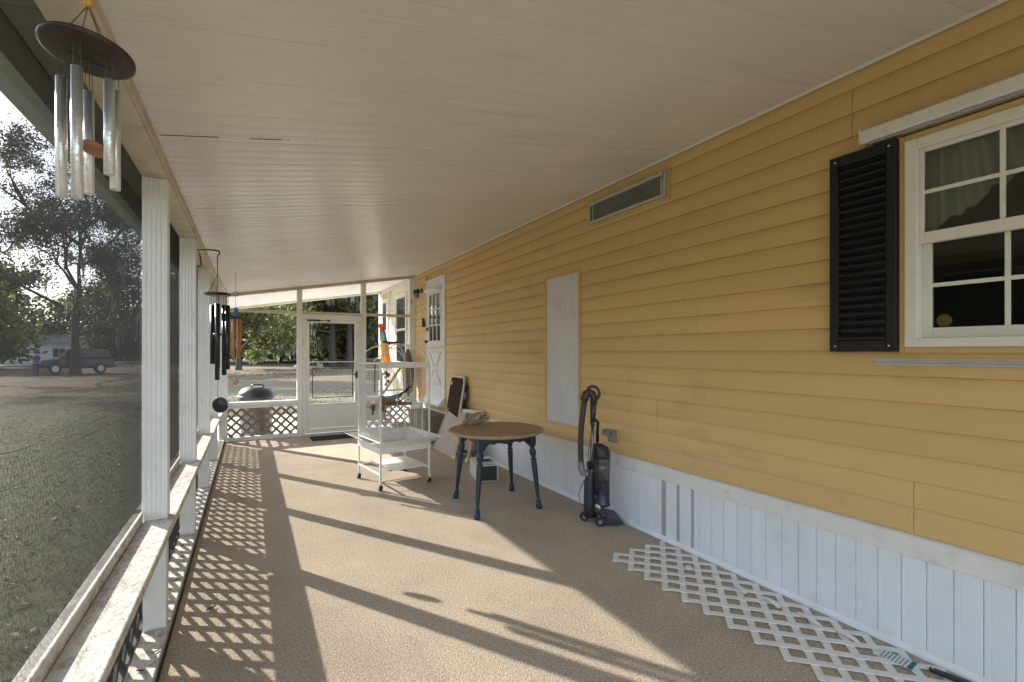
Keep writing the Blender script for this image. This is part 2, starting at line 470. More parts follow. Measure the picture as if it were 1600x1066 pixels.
class MB:
    def __init__(s):
        s.v, s.f, s.sm = [], [], []
    def add(s, vs, fs, smooth=False):
        o = len(s.v)
        s.v.extend([tuple(p) for p in vs])
        for f in fs:
            s.f.append(tuple(i + o for i in f))
            s.sm.append(smooth)
        return s
    def box(s, x0, x1, y0, y1, z0, z1):
        vs = [(x0, y0, z0), (x1, y0, z0), (x1, y1, z0), (x0, y1, z0), (x0, y0, z1), (x1, y0, z1), (x1, y1, z1), (x0, y1, z1)]
        return s.add(vs, [(0, 3, 2, 1), (4, 5, 6, 7), (0, 1, 5, 4), (1, 2, 6, 5), (2, 3, 7, 6), (3, 0, 4, 7)])
    def prism(s, poly, axis, a, b):
        """polygon (u,v) extruded along axis: 'x' -> (a,u,v), 'y' -> (u,a,v), 'z' -> (u,v,a)"""
        mk = {'x': lambda u, v, t: (t, u, v), 'y': lambda u, v, t: (u, t, v), 'z': lambda u, v, t: (u, v, t)}[axis]
        n = len(poly)
        vs = [mk(u, v, a) for u, v in poly] + [mk(u, v, b) for u, v in poly]
        fs = [tuple(range(n)), tuple(range(2 * n - 1, n - 1, -1))]
        fs += [(i, i + n, (i + 1) % n + n, (i + 1) % n) for i in range(n)]
        return s.add(vs, fs)
    def tube(s, pts, r, n=8, caps=True, smooth=True):
        pts = [Vector(p) for p in pts]
        rs = r if isinstance(r, (list, tuple)) else [r] * len(pts)
        vs, fs = [], []
        prev = None
        for i, p in enumerate(pts):
            if i == 0: d = pts[1] - p
            elif i == len(pts) - 1: d = p - pts[i - 1]
            else: d = (pts[i + 1] - pts[i - 1])
            if d.length < 1e-9: d = Vector((0, 0, 1))
            d.normalize()
            if prev is None:
                up = Vector((0, 0, 1)) if abs(d.z) < 0.9 else Vector((1, 0, 0))
                a = d.cross(up).normalized()
            else:
                a = (prev - d * prev.dot(d))
                if a.length < 1e-6: a = d.cross(Vector((0.3, 0.7, 0.6)))
                a.normalize()
            prev = a
            b = d.cross(a)
            for k in range(n):
                t = 2 * math.pi * k / n
                vs.append(p + (a * math.cos(t) + b * math.sin(t)) * rs[i])
        for i in range(len(pts) - 1):
            for k in range(n):
                fs.append((i * n + k, i * n + (k + 1) % n, (i + 1) * n + (k + 1) % n, (i + 1) * n + k))
        s.add(vs, fs, smooth)
        if caps:
            o = len(s.v) - len(vs)
            s.f.append(tuple(o + k for k in range(n - 1, -1, -1))); s.sm.append(False)
            e = o + (len(pts) - 1) * n
            s.f.append(tuple(e + k for k in range(n))); s.sm.append(False)
        return s
    def lathe(s, prof, c=(0, 0, 0), n=24, fn=None, smooth=True):
        """prof: list of (r, z)"""
        vs, fs = [], []
        for r, z in prof:
            for k in range(n):
                t = 2 * math.pi * k / n
                p = (c[0] + r * math.cos(t), c[1] + r * math.sin(t), c[2] + z)
                vs.append(fn(p) if fn else p)
        for i in range(len(prof) - 1):
            for k in range(n):
                fs.append((i * n + k, i * n + (k + 1) % n, (i + 1) * n + (k + 1) % n, (i + 1) * n + k))
        s.add(vs, fs, smooth)
        o = len(s.v) - len(vs)
        if prof[0][0] > 1e-5:
            s.f.append(tuple(o + k for k in range(n - 1, -1, -1))); s.sm.append(False)
        if prof[-1][0] > 1e-5:
            e = o + (len(prof) - 1) * n
            s.f.append(tuple(e + k for k in range(n))); s.sm.append(False)
        return s
    def ell(s, c, rx, ry, rz, nu=14, nv=8, rot=None):
        vs, fs = [], []
        c = Vector(c)
        for i in range(nv + 1):
            ph = math.pi * i / nv
            for k in range(nu):
                t = 2 * math.pi * k / nu
                p = Vector((rx * math.sin(ph) * math.cos(t), ry * math.sin(ph) * math.sin(t), -rz * math.cos(ph)))
                if rot is not None: p = rot @ p
                vs.append(c + p)
        for i in range(nv):
            for k in range(nu):
                fs.append((i * nu + k, i * nu + (k + 1) % nu, (i + 1) * nu + (k + 1) % nu, (i + 1) * nu + k))
        return s.add(vs, fs, True)
    def mesh(s, name, m):
        me = bpy.data.meshes.new(name)
        me.from_pydata(s.v, [], s.f)
        me.polygons.foreach_set('use_smooth', s.sm)
        if m is not None: me.materials.append(m)
        me.update()
        return me
    def build(s, name, m, parent=None, local=False, bev=0.0, loc=None):
        """vertices are world positions unless local=True (then relative to the root)"""
        base = Vector((0, 0, 0)) if local or parent is None else wloc(parent)
        if base.length > 0:
            s.v = [(p[0] - base.x, p[1] - base.y, p[2] - base.z) for p in s.v]
        o = bpy.data.objects.new(name, s.mesh(name, m))
        COL.objects.link(o)
        if parent is not None: o.parent = parent
        if loc is not None: o.location = loc
        if bev:
            md = o.modifiers.new("bevel", 'BEVEL')
            md.width = bev
            md.segments = 2
            md.limit_method = 'ANGLE'
        return o

def piece(name, me, parent, loc, rz=0.0, scale=None):
    o = bpy.data.objects.new(name, me)
    COL.objects.link(o)
    o.parent = parent
    o.location = Vector(loc) - wloc(parent)
    if rz: o.rotation_euler = (0, 0, rz)
    if scale: o.scale = scale
    return o

def tag(o, label=None, cat=None, group=None, kind=None):
    if label: o['label'] = label
    if cat: o['category'] = cat
    if group: o['group'] = group
    if kind: o['kind'] = kind
    return o

def thing(name, loc, label, cat, group=None, rz=0.0):
    o = bpy.data.objects.new(name, None)
    o.empty_display_size = 0.1
    COL.objects.link(o)
    o.location = loc
    o.rotation_euler = (0, 0, rz)
    return tag(o, label, cat, group)

def copy_tree(o, parent=None):
    c = o.copy()
    COL.objects.link(c)
    if parent is not None: c.parent = parent
    for ch in list(o.children):
        copy_tree(ch, c)
    return c

def clip_rect(poly, x0, x1, y0, y1):
    def cl(P, inside, inter):
        out = []
        for i in range(len(P)):
            a, b = P[i], P[(i + 1) % len(P)]
            ia, ib = inside(a), inside(b)
            if ia: out.append(a)
            if ia != ib: out.append(inter(a, b))
        return out
    def ix(x):
        return lambda a, b: (x, a[1] + (b[1] - a[1]) * (x - a[0]) / (b[0] - a[0]))
    def iy(y):
        return lambda a, b: (a[0] + (b[0] - a[0]) * (y - a[1]) / (b[1] - a[1]), y)
    for ins, it in ((lambda p: p[0] >= x0, ix(x0)), (lambda p: p[0] <= x1, ix(x1)), (lambda p: p[1] >= y0, iy(y0)), (lambda p: p[1] <= y1, iy(y1))):
        if not poly: return []
        poly = cl(poly, ins, it)
    return poly

def lattice_slats(u0, u1, v0, v1, pitch, w, offset=(0.0, 0.0)):
    """slat outlines of a 45 degree lattice inside a rectangle: [(direction, polygon)]"""
    out = []
    h = pitch                                  # spacing measured along u
    s2 = w / math.sqrt(2)
    for dr in (1, -1):
        lo = u0 - (v1 - v0) if dr == 1 else u0
        hi = u1 if dr == 1 else u1 + (v1 - v0)
        k = math.floor((lo - offset[0]) / h) - 1
        while True:
            c = offset[0] + k * h
            k += 1
            if c > hi + h: break
            # line u = c + dr*(v-v0-offset)
            vv0, vv1 = v0 - 0.2, v1 + 0.2
            p = lambda v: c + dr * (v - v0 - offset[1])
            poly = [(p(vv0) - s2, vv0), (p(vv0) + s2, vv0), (p(vv1) + s2, vv1), (p(vv1) - s2, vv1)]
            poly = clip_rect(poly, u0, u1, v0, v1)
            if len(poly) < 3: continue
            A = 0
            for i in range(len(poly)):
                a, b = poly[i], poly[(i + 1) % len(poly)]
                A += a[0] * b[1] - a[1] * b[0]
            if abs(A) / 2 < 0.0006: continue
            if A < 0: poly.reverse()
            out.append((dr, poly))
    return out

# ------------------------------------------------------------------ geometry constants (metres; porch floor at z = 0)
W = 2.908                      # face of the house wall
XS = -0.50                     # left screen plane
YE = 9.37                      # end screen wall
G = -0.20                      # garden level
def ceil_z(x): return 2.55 + 0.172 * x


# ================================================================== SETTING: ground, road, slabs
def ground():
    nx, ny = 120, 120
    xs = np.concatenate([np.linspace(-600, -60, 12, endpoint=False), np.linspace(-60, 80, 70, endpoint=False), np.linspace(80, 700, 12)])
    ys = np.concatenate([np.linspace(-400, -20, 10, endpoint=False), np.linspace(-20, 160, 80, endpoint=False), np.linspace(160, 900, 12)])
    vs, fs = [], []
    rg = random.Random(3)
    for y in ys:
        for x in xs:
            d = math.hypot(x, y)
            a = min(1.0, max(0.0, (d - 16) / 30)) * 0.10
            z = G + a * (math.sin(x * 0.31 + 1.3) * math.cos(y * 0.23) + 0.6 * math.sin(x * 0.11 - y * 0.17)) - (0.06 if d > 16 else 0.0) * 0
            vs.append((x, y, z))
    n = len(xs)
    for j in range(len(ys) - 1):
        for i in range(n - 1):
            fs.append((j * n + i, j * n + i + 1, (j + 1) * n + i + 1, (j + 1) * n + i))
    b = MB()
    b.add(vs, fs, True)
    return tag(b.build('lawn', M['ground']), kind='structure')
ground()

def road():
    P = [(-140, 38), (-60, 62), (-24, 77), (-17, 92), (1.5, 116), (25, 130), (70, 150), (160, 180)]
    b = MB()
    vs, fs = [], []
    for i, p in enumerate(P):
        a = Vector(P[max(i - 1, 0)]); c = Vector(P[min(i + 1, len(P) - 1)])
        d = (c - a).normalized(); nrm = Vector((-d.y, d.x))
        for s in (0, 7.5):
            q = Vector(p) + nrm * s
            vs.append((q.x, q.y, G + 0.16))
        for s in (0, 7.5):
            q = Vector(p) + nrm * s
            vs.append((q.x, q.y, G - 0.2))
    for i in range(len(P) - 1):
        o = i * 4
        fs += [(o, o + 4, o + 5, o + 1), (o, o + 2, o + 6, o + 4), (o + 1, o + 5, o + 7, o + 3)]
    b.add(vs, fs)
    tag(b.build('road', M['road']), kind='structure')
road()

b = MB()
b.box(-0.9, W + 0.25, YE + 0.03, 13.9, G - 0.1, G + 0.06)
tag(b.build('concrete_path', M['concrete'], bev=0.012), kind='structure')
b = MB()
b.box(-0.52, W + 0.02, -3.2, YE + 0.06, G - 0.1, -0.012)
tag(b.build('porch_slab', M['concrete'], bev=0.01), kind='structure')
b = MB()
xs = [-0.366 + (W + 0.36) * i / 40 for i in range(41)]
b.box(-0.366, W - 0.012, -3.0, YE - 0.05, -0.010, 0.0)
tag(b.build('carpet_floor', M['carpet']), kind='structure')
b = MB()
b.box(-0.376, -0.367, -3.0, YE - 0.05, -0.010, 0.004)
tag(b.build('carpet_binding', M['carpet_edge']), kind='structure')

# ================================================================== PORCH ROOF
roof = thing('porch_roof', (1.2, 4.5, 2.78), 'cream ribbed metal porch ceiling sloping up to the yellow house wall', 'porch roof')
def ceiling_panel_mesh(mk):
    p = 0.3048
    prof = [(0.0006, 0.004)]
    for r in range(3):
        y0 = r * p / 3
        q = p / 3
        prof += [(y0 + 0.002, 0.0), (y0 + 0.006, -0.0016), (y0 + 0.010, 0.0), (y0 + q * 0.35, -0.0009), (y0 + q * 0.65, -0.0009), (y0 + q - 0.002, 0.0002)]
    prof += [(p - 0.0006, 0.004)]
    x0, x1 = -0.60, W - 0.004
    vs, fs = [], []
    n = len(prof)
    for x in (x0, x1):
        for y, z in prof: vs.append((x, y, z + 0.172 * x))
    for x in (x0, x1):
        vs.append((x, 0.0015, 0.08 + 0.172 * x)); vs.append((x, p - 0.0015, 0.08 + 0.172 * x))
    for i in range(n - 1): fs.append((i, i + 1, n + i + 1, n + i))
    t = 2 * n
    fs.append((t, t + 2, t + 3, t + 1))
    fs.append((0, n, t + 2, t)); fs.append((n - 1, t + 1, t + 3, 2 * n - 1))
    fs.append(tuple(range(n - 1, -1, -1)) + (t, t + 1)); fs.append(tuple(range(n, 2 * n)) + (t + 3, t + 2))
    b = MB(); b.add(vs, fs)
    return b.mesh('ceiling_panel', M[mk])
cpm, cpo = ceiling_panel_mesh('ceiling'), ceiling_panel_mesh('eave_white')
y = -2.77
while y < 12.1:
    piece('ceiling_panel', cpm if y < YE - 0.1 else cpo, roof, (0, y, 2.55))
    y += 0.3048
b = MB()      # roof deck above the panels
b.add([(-0.62, -2.8, ceil_z(-0.62) + 0.085), (W + 0.5, -2.8, ceil_z(W + 0.5) + 0.085), (W + 0.5, 12.3, ceil_z(W + 0.5) + 0.085), (-0.62, 12.3, ceil_z(-0.62) + 0.085),
       (-0.62, -2.8, ceil_z(-0.62) + 0.12), (W + 0.5, -2.8, ceil_z(W + 0.5) + 0.12), (W + 0.5, 12.3, ceil_z(W + 0.5) + 0.12), (-0.62, 12.3, ceil_z(-0.62) + 0.12)],
      [(0, 3, 2, 1), (4, 5, 6, 7), (0, 1, 5, 4), (1, 2, 6, 5), (2, 3, 7, 6), (3, 0, 4, 7)])
b.build('roof_deck', M['roof_far'], roof)
b = MB()      # gutter along the garden eave
b.prism([(-0.605, 2.52), (-0.605, 2.335), (-0.70, 2.335), (-0.735, 2.40), (-0.735, 2.53), (-0.728, 2.53), (-0.728, 2.403), (-0.697, 2.342), (-0.612, 2.342), (-0.612, 2.52)], 'y', -2.8, 12.3)
b.build('gutter', M['alu'], roof)
b = MB()      # fascia at the far eave
b.add([(-0.62, 12.2, ceil_z(-0.62) - 0.045), (W - 0.01, 12.2, ceil_z(W) - 0.045), (W - 0.01, 12.2, ceil_z(W) + 0.08), (-0.62, 12.2, ceil_z(-0.62) + 0.08),
       (-0.62, 12.29, ceil_z(-0.62) - 0.045), (W - 0.01, 12.29, ceil_z(W) - 0.045), (W - 0.01, 12.29, ceil_z(W) + 0.08), (-0.62, 12.29, ceil_z(-0.62) + 0.08)],
      [(0, 1, 2, 3), (7, 6, 5, 4), (0, 4, 5, 1), (1, 5, 6, 2), (2, 6, 7, 3), (3, 7, 4, 0)])
b.build('eave_fascia', M['siding_w'], roof)
b = MB()      # light strip where the ceiling meets the wall
zc = ceil_z(W)
for (ya, yb) in ((-2.8, 0.6), (0.604, 4.2), (4.204, 7.8), (7.804, YE - 0.06), (YE + 0.06, 12.2)):
    b.prism([(W - 0.034, zc - 0.010), (W - 0.016, zc - 0.018), (W - 0.016, zc - 0.003), (W - 0.034, zc - 0.008 + 0.004)], 'y', ya, yb)
b.build('wall_flashing', M['vinyl_trim'], roof)
for (xa, xb, yq) in ((-0.36, -0.13, 2.662), (0.0, 0.14, 2.664), (0.165, 0.175, 2.664)):      # sealant gone dark along one joint
    b = MB(); n_ = 10
    vs, fs = [], []
    for i in range(n_ + 1):
        x = xa + (xb - xa) * i / n_; w_ = 0.0020 * (0.35 + 0.65 * abs(math.sin(i * 1.7 + xa)))
        for zz in (-0.0032, -0.0004):
            for sy in (-1, 1): vs.append((x, yq + sy * w_, ceil_z(x) + zz))
    for i in range(n_):
        o_ = i * 4
        fs += [(o_, o_ + 4, o_ + 5, o_ + 1), (o_, o_ + 2, o_ + 6, o_ + 4), (o_ + 1, o_ + 5, o_ + 7, o_ + 3)]
    b.add(vs, fs); b.build('sealant_bead', M['dark_wood'], roof)

# ================================================================== LEFT SCREEN WALL
swall = thing('screen_wall', (-0.44, 3.0, 0), 'long screened porch wall of white posts, sill boards and charcoal mesh beside the lawn', 'screen wall')
POSTS = [-2.0, -0.5, 0.95, 3.1, 4.6, 6.1, 7.6]
def fluted_post_mesh(z0, z1):
    hw, hd = 0.054, 0.045
    poly = []
    n = 4
    # near face (towards -y) carries four shallow flutes
    xs = [-hw + 0.012 + (2 * hw - 0.024) * i / n for i in range(n + 1)]
    poly.append((-hw, -hd))
    for i in range(n):
        a, c = xs[i], xs[i + 1]
        poly += [(a + 0.003, -hd), (a + 0.008, -hd + 0.0022), (c - 0.008, -hd + 0.0022), (c - 0.003, -hd)]
    poly.append((hw, -hd))
    ys = [-hd + 0.012 + (2 * hd - 0.024) * i / 3 for i in range(4)]
    for i in range(3):
        a, c = ys[i], ys[i + 1]
        poly += [(hw, a + 0.003), (hw - 0.003, a + 0.007), (hw - 0.003, c - 0.007), (hw, c - 0.003)]
    poly += [(hw, hd), (-hw, hd)]
    b = MB(); b.prism(poly, 'z', z0, z1)
    return b.mesh('post', M['post'])
pm_up = fluted_post_mesh(0.622, 2.418)
lb = MB(); lb.box(-0.05, 0.05, -0.042, 0.042, 0.045, 0.578)
pm_lo = lb.mesh('lower_post', M['post'])
for y in POSTS:
    piece('post', pm_up, swall, (-0.439, y + 0.04, 0))
    piece('lower_post', pm_lo, swall, (-0.441, y + 0.04, 0))
# header beam, a little uneven where boards butt
edges = [-3.0, 0.99, 4.64, 7.64, YE - 0.06]
for i in range(len(edges) - 1):
    b = MB(); b.prism([(-0.497, 2.42), (-0.382, 2.42), (-0.382, ceil_z(-0.382) - 0.003), (-0.497, ceil_z(-0.497) - 0.003)], 'y', edges[i] + 0.0015, edges[i + 1] - 0.0015)
    b.build('header_beam', M['beam'], swall, bev=0.004)
b = MB(); b.prism([(-0.3815, ceil_z(-0.3815) - 0.045), (-0.372, ceil_z(-0.372) - 0.045), (-0.372, ceil_z(-0.372) - 0.004), (-0.3815, ceil_z(-0.3815) - 0.004)], 'y', -3.0, YE - 0.07)
b.build('ceiling_moulding', M['beam'], swall)
bays = []
ys = POSTS + [YE - 0.03]
for i in range(len(ys) - 1): bays.append((ys[i] + 0.085, ys[i + 1] - (0.005 if i < len(ys) - 2 else 0.02)))
for i, (ya, yb) in enumerate(bays):
    b = MB(); b.box(-0.487, -0.352, ya - 0.085 + 0.002, yb + 0.003, 0.578, 0.62)
    b.build('sill_board', M['sill'], swall, bev=0.005)
    b = MB(); b.box(-0.53, -0.489, ya - 0.02, yb - 0.002, 0.585, 0.668)
    b.build('screen_rail', M['sill'], swall, bev=0.004)
    b = MB(); b.box(-0.492, -0.38, ya - 0.085 + 0.002, yb + 0.003, -0.011, 0.044)
    b.build('bottom_plate', M['sill'], swall, bev=0.005)
    b = MB(); b.add([(XS, ya - 0.04, 0.668), (XS, yb + 0.04, 0.668), (XS, yb + 0.04, 2.43), (XS, ya - 0.04, 2.43)], [(0, 1, 2, 3)])
    b.build('screen_panel', M['screen'], swall)
    b = MB(); b.add([(XS + 0.004, ya - 0.04, 0.04), (XS + 0.004, yb + 0.04, 0.04), (XS + 0.004, yb + 0.04, 0.584), (XS + 0.004, ya - 0.04, 0.584)], [(0, 1, 2, 3)])
    b.build('lower_screen_panel', M['screen'], swall)
    if i >= 1:
        for dr, poly in lattice_slats(ya - 0.07, yb + 0.03, 0.03, 0.583, 0.157, 0.042):
            xa = -0.518 if dr == 1 else -0.525
            b = MB(); b.prism(poly, 'x', xa, xa - 0.006)
            b.build('lattice_slat', M['lattice'], swall)
b = MB(); b.box(-0.53, -0.505, -3.0, YE, -0.03, 0.028)
b.build('outer_plate', M['sill'], swall)

def chicken_wire():
    """hexagonal garden wire hung loosely outside the screens: thin bars, one part"""
    b = MB()
    a = 0.0165                       # hexagon side
    yA, yB = -0.4, 4.55
    dz, dy = a * 1.5, a * math.sqrt(3)
    rows = int(0.80 / dz)
    rg = random.Random(2)
    def top(y): return 1.25 + 0.03 * math.sin(y * 2.1) + 0.018 * math.sin(y * 5.3 + 1)
    def pt(y, z):
        return (-0.56 + 0.012 * math.sin(y * 3.1 + z * 4) + 0.006 * math.sin(z * 13 + y), y, z)
    cols = int((yB - yA) / dy)
    r = 0.00055
    for j in range(rows):
        z = 0.53 + j * dz
        off = dy / 2 if j % 2 else 0
        for i in range(cols):
            y = yA + i * dy + off
            if z > top(y): continue
            c = (y, z)
            p0 = pt(y - dy / 2, z + a / 2 - a * 0.5)
            p1 = pt(y, z - a + a * 0.5)
            p2 = pt(y + dy / 2, z + a / 2 - a * 0.5)
            p3 = pt(y - dy / 2, z + a * 1.0)
            for q0, q1 in ((p0, p1), (p1, p2), (p0, p3)):
                b.tube([q0, q1], r, n=3, caps=False, smooth=False)
    pts = [pt(yA + 0.05 * i, top(yA + 0.05 * i) + 0.012) for i in range(int((yB - yA) / 0.05))]
    b.tube(pts, 0.0016, n=4)
    pts = [pt(yA + 0.05 * i, top(yA + 0.05 * i) - 0.06 - 0.03 * math.sin(i * 0.05)) for i in range(int((yB - yA) / 0.05))]
    b.tube(pts, 0.0014, n=4)
    o = b.build('wire_netting', M['wire'], swall)
    o['kind'] = 'stuff'
chicken_wire()

# ================================================================== END SCREEN WALL WITH DOOR
ewall = thing('end_screen_wall', (1.2, YE, 0), 'end wall of the porch with white frame, clear mesh, crossed lattice and a screen door', 'screen wall')
def ebox(name, x0, x1, z0, z1, y0=-0.04, y1=0.04, m='post', bev=0.004):
    b = MB(); b.box(x0, x1, YE + y0, YE + y1, z0, z1)
    return b.build(name, M[m], ewall, bev=bev)
def epost(x0, x1, z0=0.0, m='post'):
    b = MB()
    vs = [(x0, YE - 0.045, z0), (x1, YE - 0.045, z0), (x1, YE + 0.045, z0), (x0, YE + 0.045, z0)]
    vs += [(x0, YE - 0.045, ceil_z(x0) - 0.055), (x1, YE - 0.045, ceil_z(x1) - 0.055), (x1, YE + 0.045, ceil_z(x1) - 0.055), (x0, YE + 0.045, ceil_z(x0) - 0.055)]
    b.add(vs, [(0, 3, 2, 1), (4, 5, 6, 7), (0, 1, 5, 4), (1, 2, 6, 5), (2, 3, 7, 6), (3, 0, 4, 7)])
    return b.build('post', M[m], ewall, bev=0.004)
epost(-0.46, -0.335); epost(0.735, 0.822); epost(1.855, 1.945); epost(2.80, 2.895)
b = MB()
b.add([(-0.46, YE - 0.045, ceil_z(-0.46) - 0.053), (2.895, YE - 0.045, ceil_z(2.895) - 0.053), (2.895, YE + 0.045, ceil_z(2.895) - 0.053), (-0.46, YE + 0.045, ceil_z(-0.46) - 0.053),
       (-0.46, YE - 0.045, ceil_z(-0.46) - 0.004), (2.895, YE - 0.045, ceil_z(2.895) - 0.004), (2.895, YE + 0.045, ceil_z(2.895) - 0.004), (-0.46, YE + 0.045, ceil_z(-0.46) - 0.004)],
      [(0, 3, 2, 1), (4, 5, 6, 7), (0, 1, 5, 4), (1, 2, 6, 5), (2, 3, 7, 6), (3, 0, 4, 7)])
b.build('top_plate', M['beam'], ewall)
ebox('transom_rail', -0.333, 0.733, 2.195, 2.245, -0.02, 0.03, 'beam')
ebox('transom_rail', 0.824, 1.853, 2.195, 2.245, -0.02, 0.03, 'beam')
ebox('transom_rail', 1.947, 2.798, 2.205, 2.255, -0.02, 0.03, 'beam')
ebox('door_head', 0.824, 1.853, 2.115, 2.193, -0.04, 0.04)
ebox('door_jamb', 0.824, 0.875, 0.0, 2.113, -0.04, 0.04)
ebox('door_jamb', 1.80, 1.853, 0.0, 2.113, -0.04, 0.04)
ebox('sill_board', -0.333, 0.75, 0.60, 0.655, -0.085, 0.04)
ebox('apron_board', -0.333, 0.733, 0.545, 0.598, -0.03, 0.03)
ebox('bottom_plate', -0.333, 0.733, -0.005, 0.06, -0.055, 0.04)
ebox('sill_board', 1.947, 2.798, 0.60, 0.655, -0.07, 0.04)
ebox('bottom_plate', 1.947, 2.798, -0.005, 0.06, -0.055, 0.04)
for (xa, xb) in ((-0.34, 0.74), (1.94, 2.80)):
    for dr, poly in lattice_slats(xa, xb, 0.055, 0.605, 0.153, 0.040, (0.02, 0.02)):
        ya = YE + 0.012 if dr == 1 else YE + 0.019
        b = MB(); b.prism(poly, 'y', ya, ya + 0.0065)
        b.build('lattice_slat', M['lattice_back'], ewall)
for (xa, xb, za, zb) in ((-0.335, 0.735, 0.655, 2.195), (-0.335, 0.735, 2.245, 2.5), (0.822, 1.855, 2.245, 2.64), (1.945, 2.80, 0.655, 2.205), (1.945, 2.80, 2.255, 2.82), (-0.335, 0.735, 0.06, 0.545)):
    b = MB()
    zz0 = min(zb, ceil_z(xa) - 0.054) if zb > 2.4 else zb
    zz1 = min(zb + 0.3, ceil_z(xb) - 0.054) if zb > 2.4 else zb
    b.add([(xa, YE + 0.033, za), (xb, YE + 0.033, za), (xb, YE + 0.033, zz1), (xa, YE + 0.033, zz0)], [(0, 1, 2, 3)])
    b.build('screen_panel', M['screen_end'], ewall)
ebox('threshold', 0.824, 1.853, -0.006, 0.024, -0.065, 0.05, 'alu')
# the screen door: a part with its own sub-parts
b = MB()
d0, d1 = 0.879, 1.797
b.box(d0, d0 + 0.062, YE - 0.03, YE + 0.005, 0.03, 2.108)
b.box(d1 - 0.062, d1, YE - 0.03, YE + 0.005, 0.03, 2.108)
b.box(d0 + 0.0625, d1 - 0.0625, YE - 0.03, YE + 0.005, 2.045, 2.108)
b.box(d0 + 0.0625, d1 - 0.0625, YE - 0.03, YE + 0.005, 0.03, 0.11)
b.box(d0 + 0.0625, d1 - 0.0625, YE - 0.028, YE + 0.003, 0.535, 0.565)
b.box(d0 + 0.0625, d1 - 0.0625, YE - 0.026, YE + 0.001, 1.318, 1.336)
sdoor = b.build('screen_door', M['post'], ewall, bev=0.003)
b = MB(); b.box(d0 + 0.063, d1 - 0.063, YE - 0.018, YE - 0.006, 0.112, 0.533); b.build('kick_panel', M['white'], sdoor)
b = MB(); b.add([(d0 + 0.06, YE - 0.012, 0.56), (d1 - 0.06, YE - 0.012, 0.56), (d1 - 0.06, YE - 0.012, 2.05), (d0 + 0.06, YE - 0.012, 2.05)], [(0, 1, 2, 3)]); b.build('door_screen', M['screen_end'], sdoor)
b = MB()
for q in ((0.985, 1.70, 0.667, 0.68), (0.985, 1.70, 1.20, 1.213), (0.985, 0.998, 0.681, 1.199), (1.687, 1.70, 0.681, 1.199)): b.box(q[0], q[1], YE - 0.036, YE - 0.022, q[2], q[3])
b.build('pet_flap_frame', M['dark_metal'], sdoor)
b = MB(); b.tube([(0.90, YE - 0.055, 2.085), (1.12, YE - 0.055, 2.085)], 0.016); b.tube([(1.12, YE - 0.055, 2.085), (1.26, YE - 0.05, 2.085)], 0.006); b.box(1.25, 1.29, YE - 0.065, YE - 0.029, 2.07, 2.10)
b.build('door_closer', M['black'], sdoor)
b = MB(); b.box(1.75, 1.785, YE - 0.05, YE - 0.0295, 1.02, 1.14); b.tube([(1.767, YE - 0.05, 1.09), (1.767, YE - 0.085, 1.09), (1.70, YE - 0.09, 1.085)], 0.011)
b.build('handle', M['black'], sdoor)

# ================================================================== THE HOUSE
house = thing('mobile_home', (W, 5.0, 0), 'long house wall of yellow lap siding over white ribbed skirting', 'house')
ROW0, ROWH = 0.597, 0.1305
WIN = (0.17, 1.145, 1.526, 2.555)       # y0, y1, z0, z1
DOOR = (7.60, 8.58, 0.59, 2.83)
VENT = (2.70, 3.68, 2.735, 2.935)
PANEL = (3.845, 4.455, 0.745, 2.32)
def plank_mesh(ln, h):
    b = MB()
    b.prism([(0.0, 0.0), (-0.0135, 0.0), (-0.0155, 0.002), (-0.0165, h * 0.25), (-0.0167, h * 0.46), (-0.0158, h * 0.60), (-0.0138, h * 0.72), (-0.0108, h * 0.83), (-0.0070, h * 0.92), (-0.0035, h - 0.001), (0.0, h - 0.001)], 'y', 0, ln)
    # prism 'y' gives (u, a, v)
    return b.mesh('siding_plank', M['siding'])
cache = {}
seams = {0: [1.113, 4.75], 1: [2.824, 6.4], 2: [-0.2, 3.77, 7.2], 3: [1.14 - 1.0, 5.6], 4: [2.42, 6.05], 5: [6.737, 3.1], 6: [0.6, 4.848], 7: [2.545, 7.0], 8: [1.389, 5.0], 9: [-0.6, 3.0, 6.2]}
k = 0
z = ROW0
rs = random.Random(5)
Y0, Y1 = -2.9, 9.30
while z < ceil_z(W) - 0.02:
    h = min(ROWH, ceil_z(W) - 0.006 - z)
    cuts = []
    if z + h > WIN[2] and z < WIN[3]: cuts.append((WIN[0] - 0.02, WIN[1] + 0.02))
    if z + h > DOOR[2] and z < DOOR[3]: cuts.append((DOOR[0] - 0.02, DOOR[1] + 0.02))
    segs = [(Y0, Y1)]
    for c0, c1 in cuts:
        ns = []
        for a, bb in segs:
            if c0 > a and c1 < bb: ns += [(a, c0), (c1, bb)]
            else: ns.append((a, bb))
        segs = ns
    for s in seams.get(k // 2, []):
        ns = []
        for a, bb in segs:
            if a + 0.15 < s < bb - 0.15: ns += [(a, s - 0.0012), (s + 0.0012, bb)]
            else: ns.append((a, bb))
        segs = ns
    for i, (a, bb) in enumerate(segs):
        key = (round(bb - a, 4), round(h, 4))
        if key not in cache: cache[key] = plank_mesh(bb - a, h)
        piece('siding_plank', cache[key], house, (W - (0.0016 if i % 2 else 0.0), a, z))
    z += ROWH
    k += 1
# wall body behind the planks, with openings
def core(y0, y1, z0, z1):
    b = MB(); b.box(W + 0.001, W + 0.10, y0, y1, z0, z1)
    return b.build('wall_body', M['trim_y'], house)
core(-2.9, WIN[0], 0.0, 3.25); core(WIN[0], WIN[1], 0.0, WIN[2]); core(WIN[0], WIN[1], WIN[3], 3.25); core(WIN[1], 12.3, 0.0, 3.25)
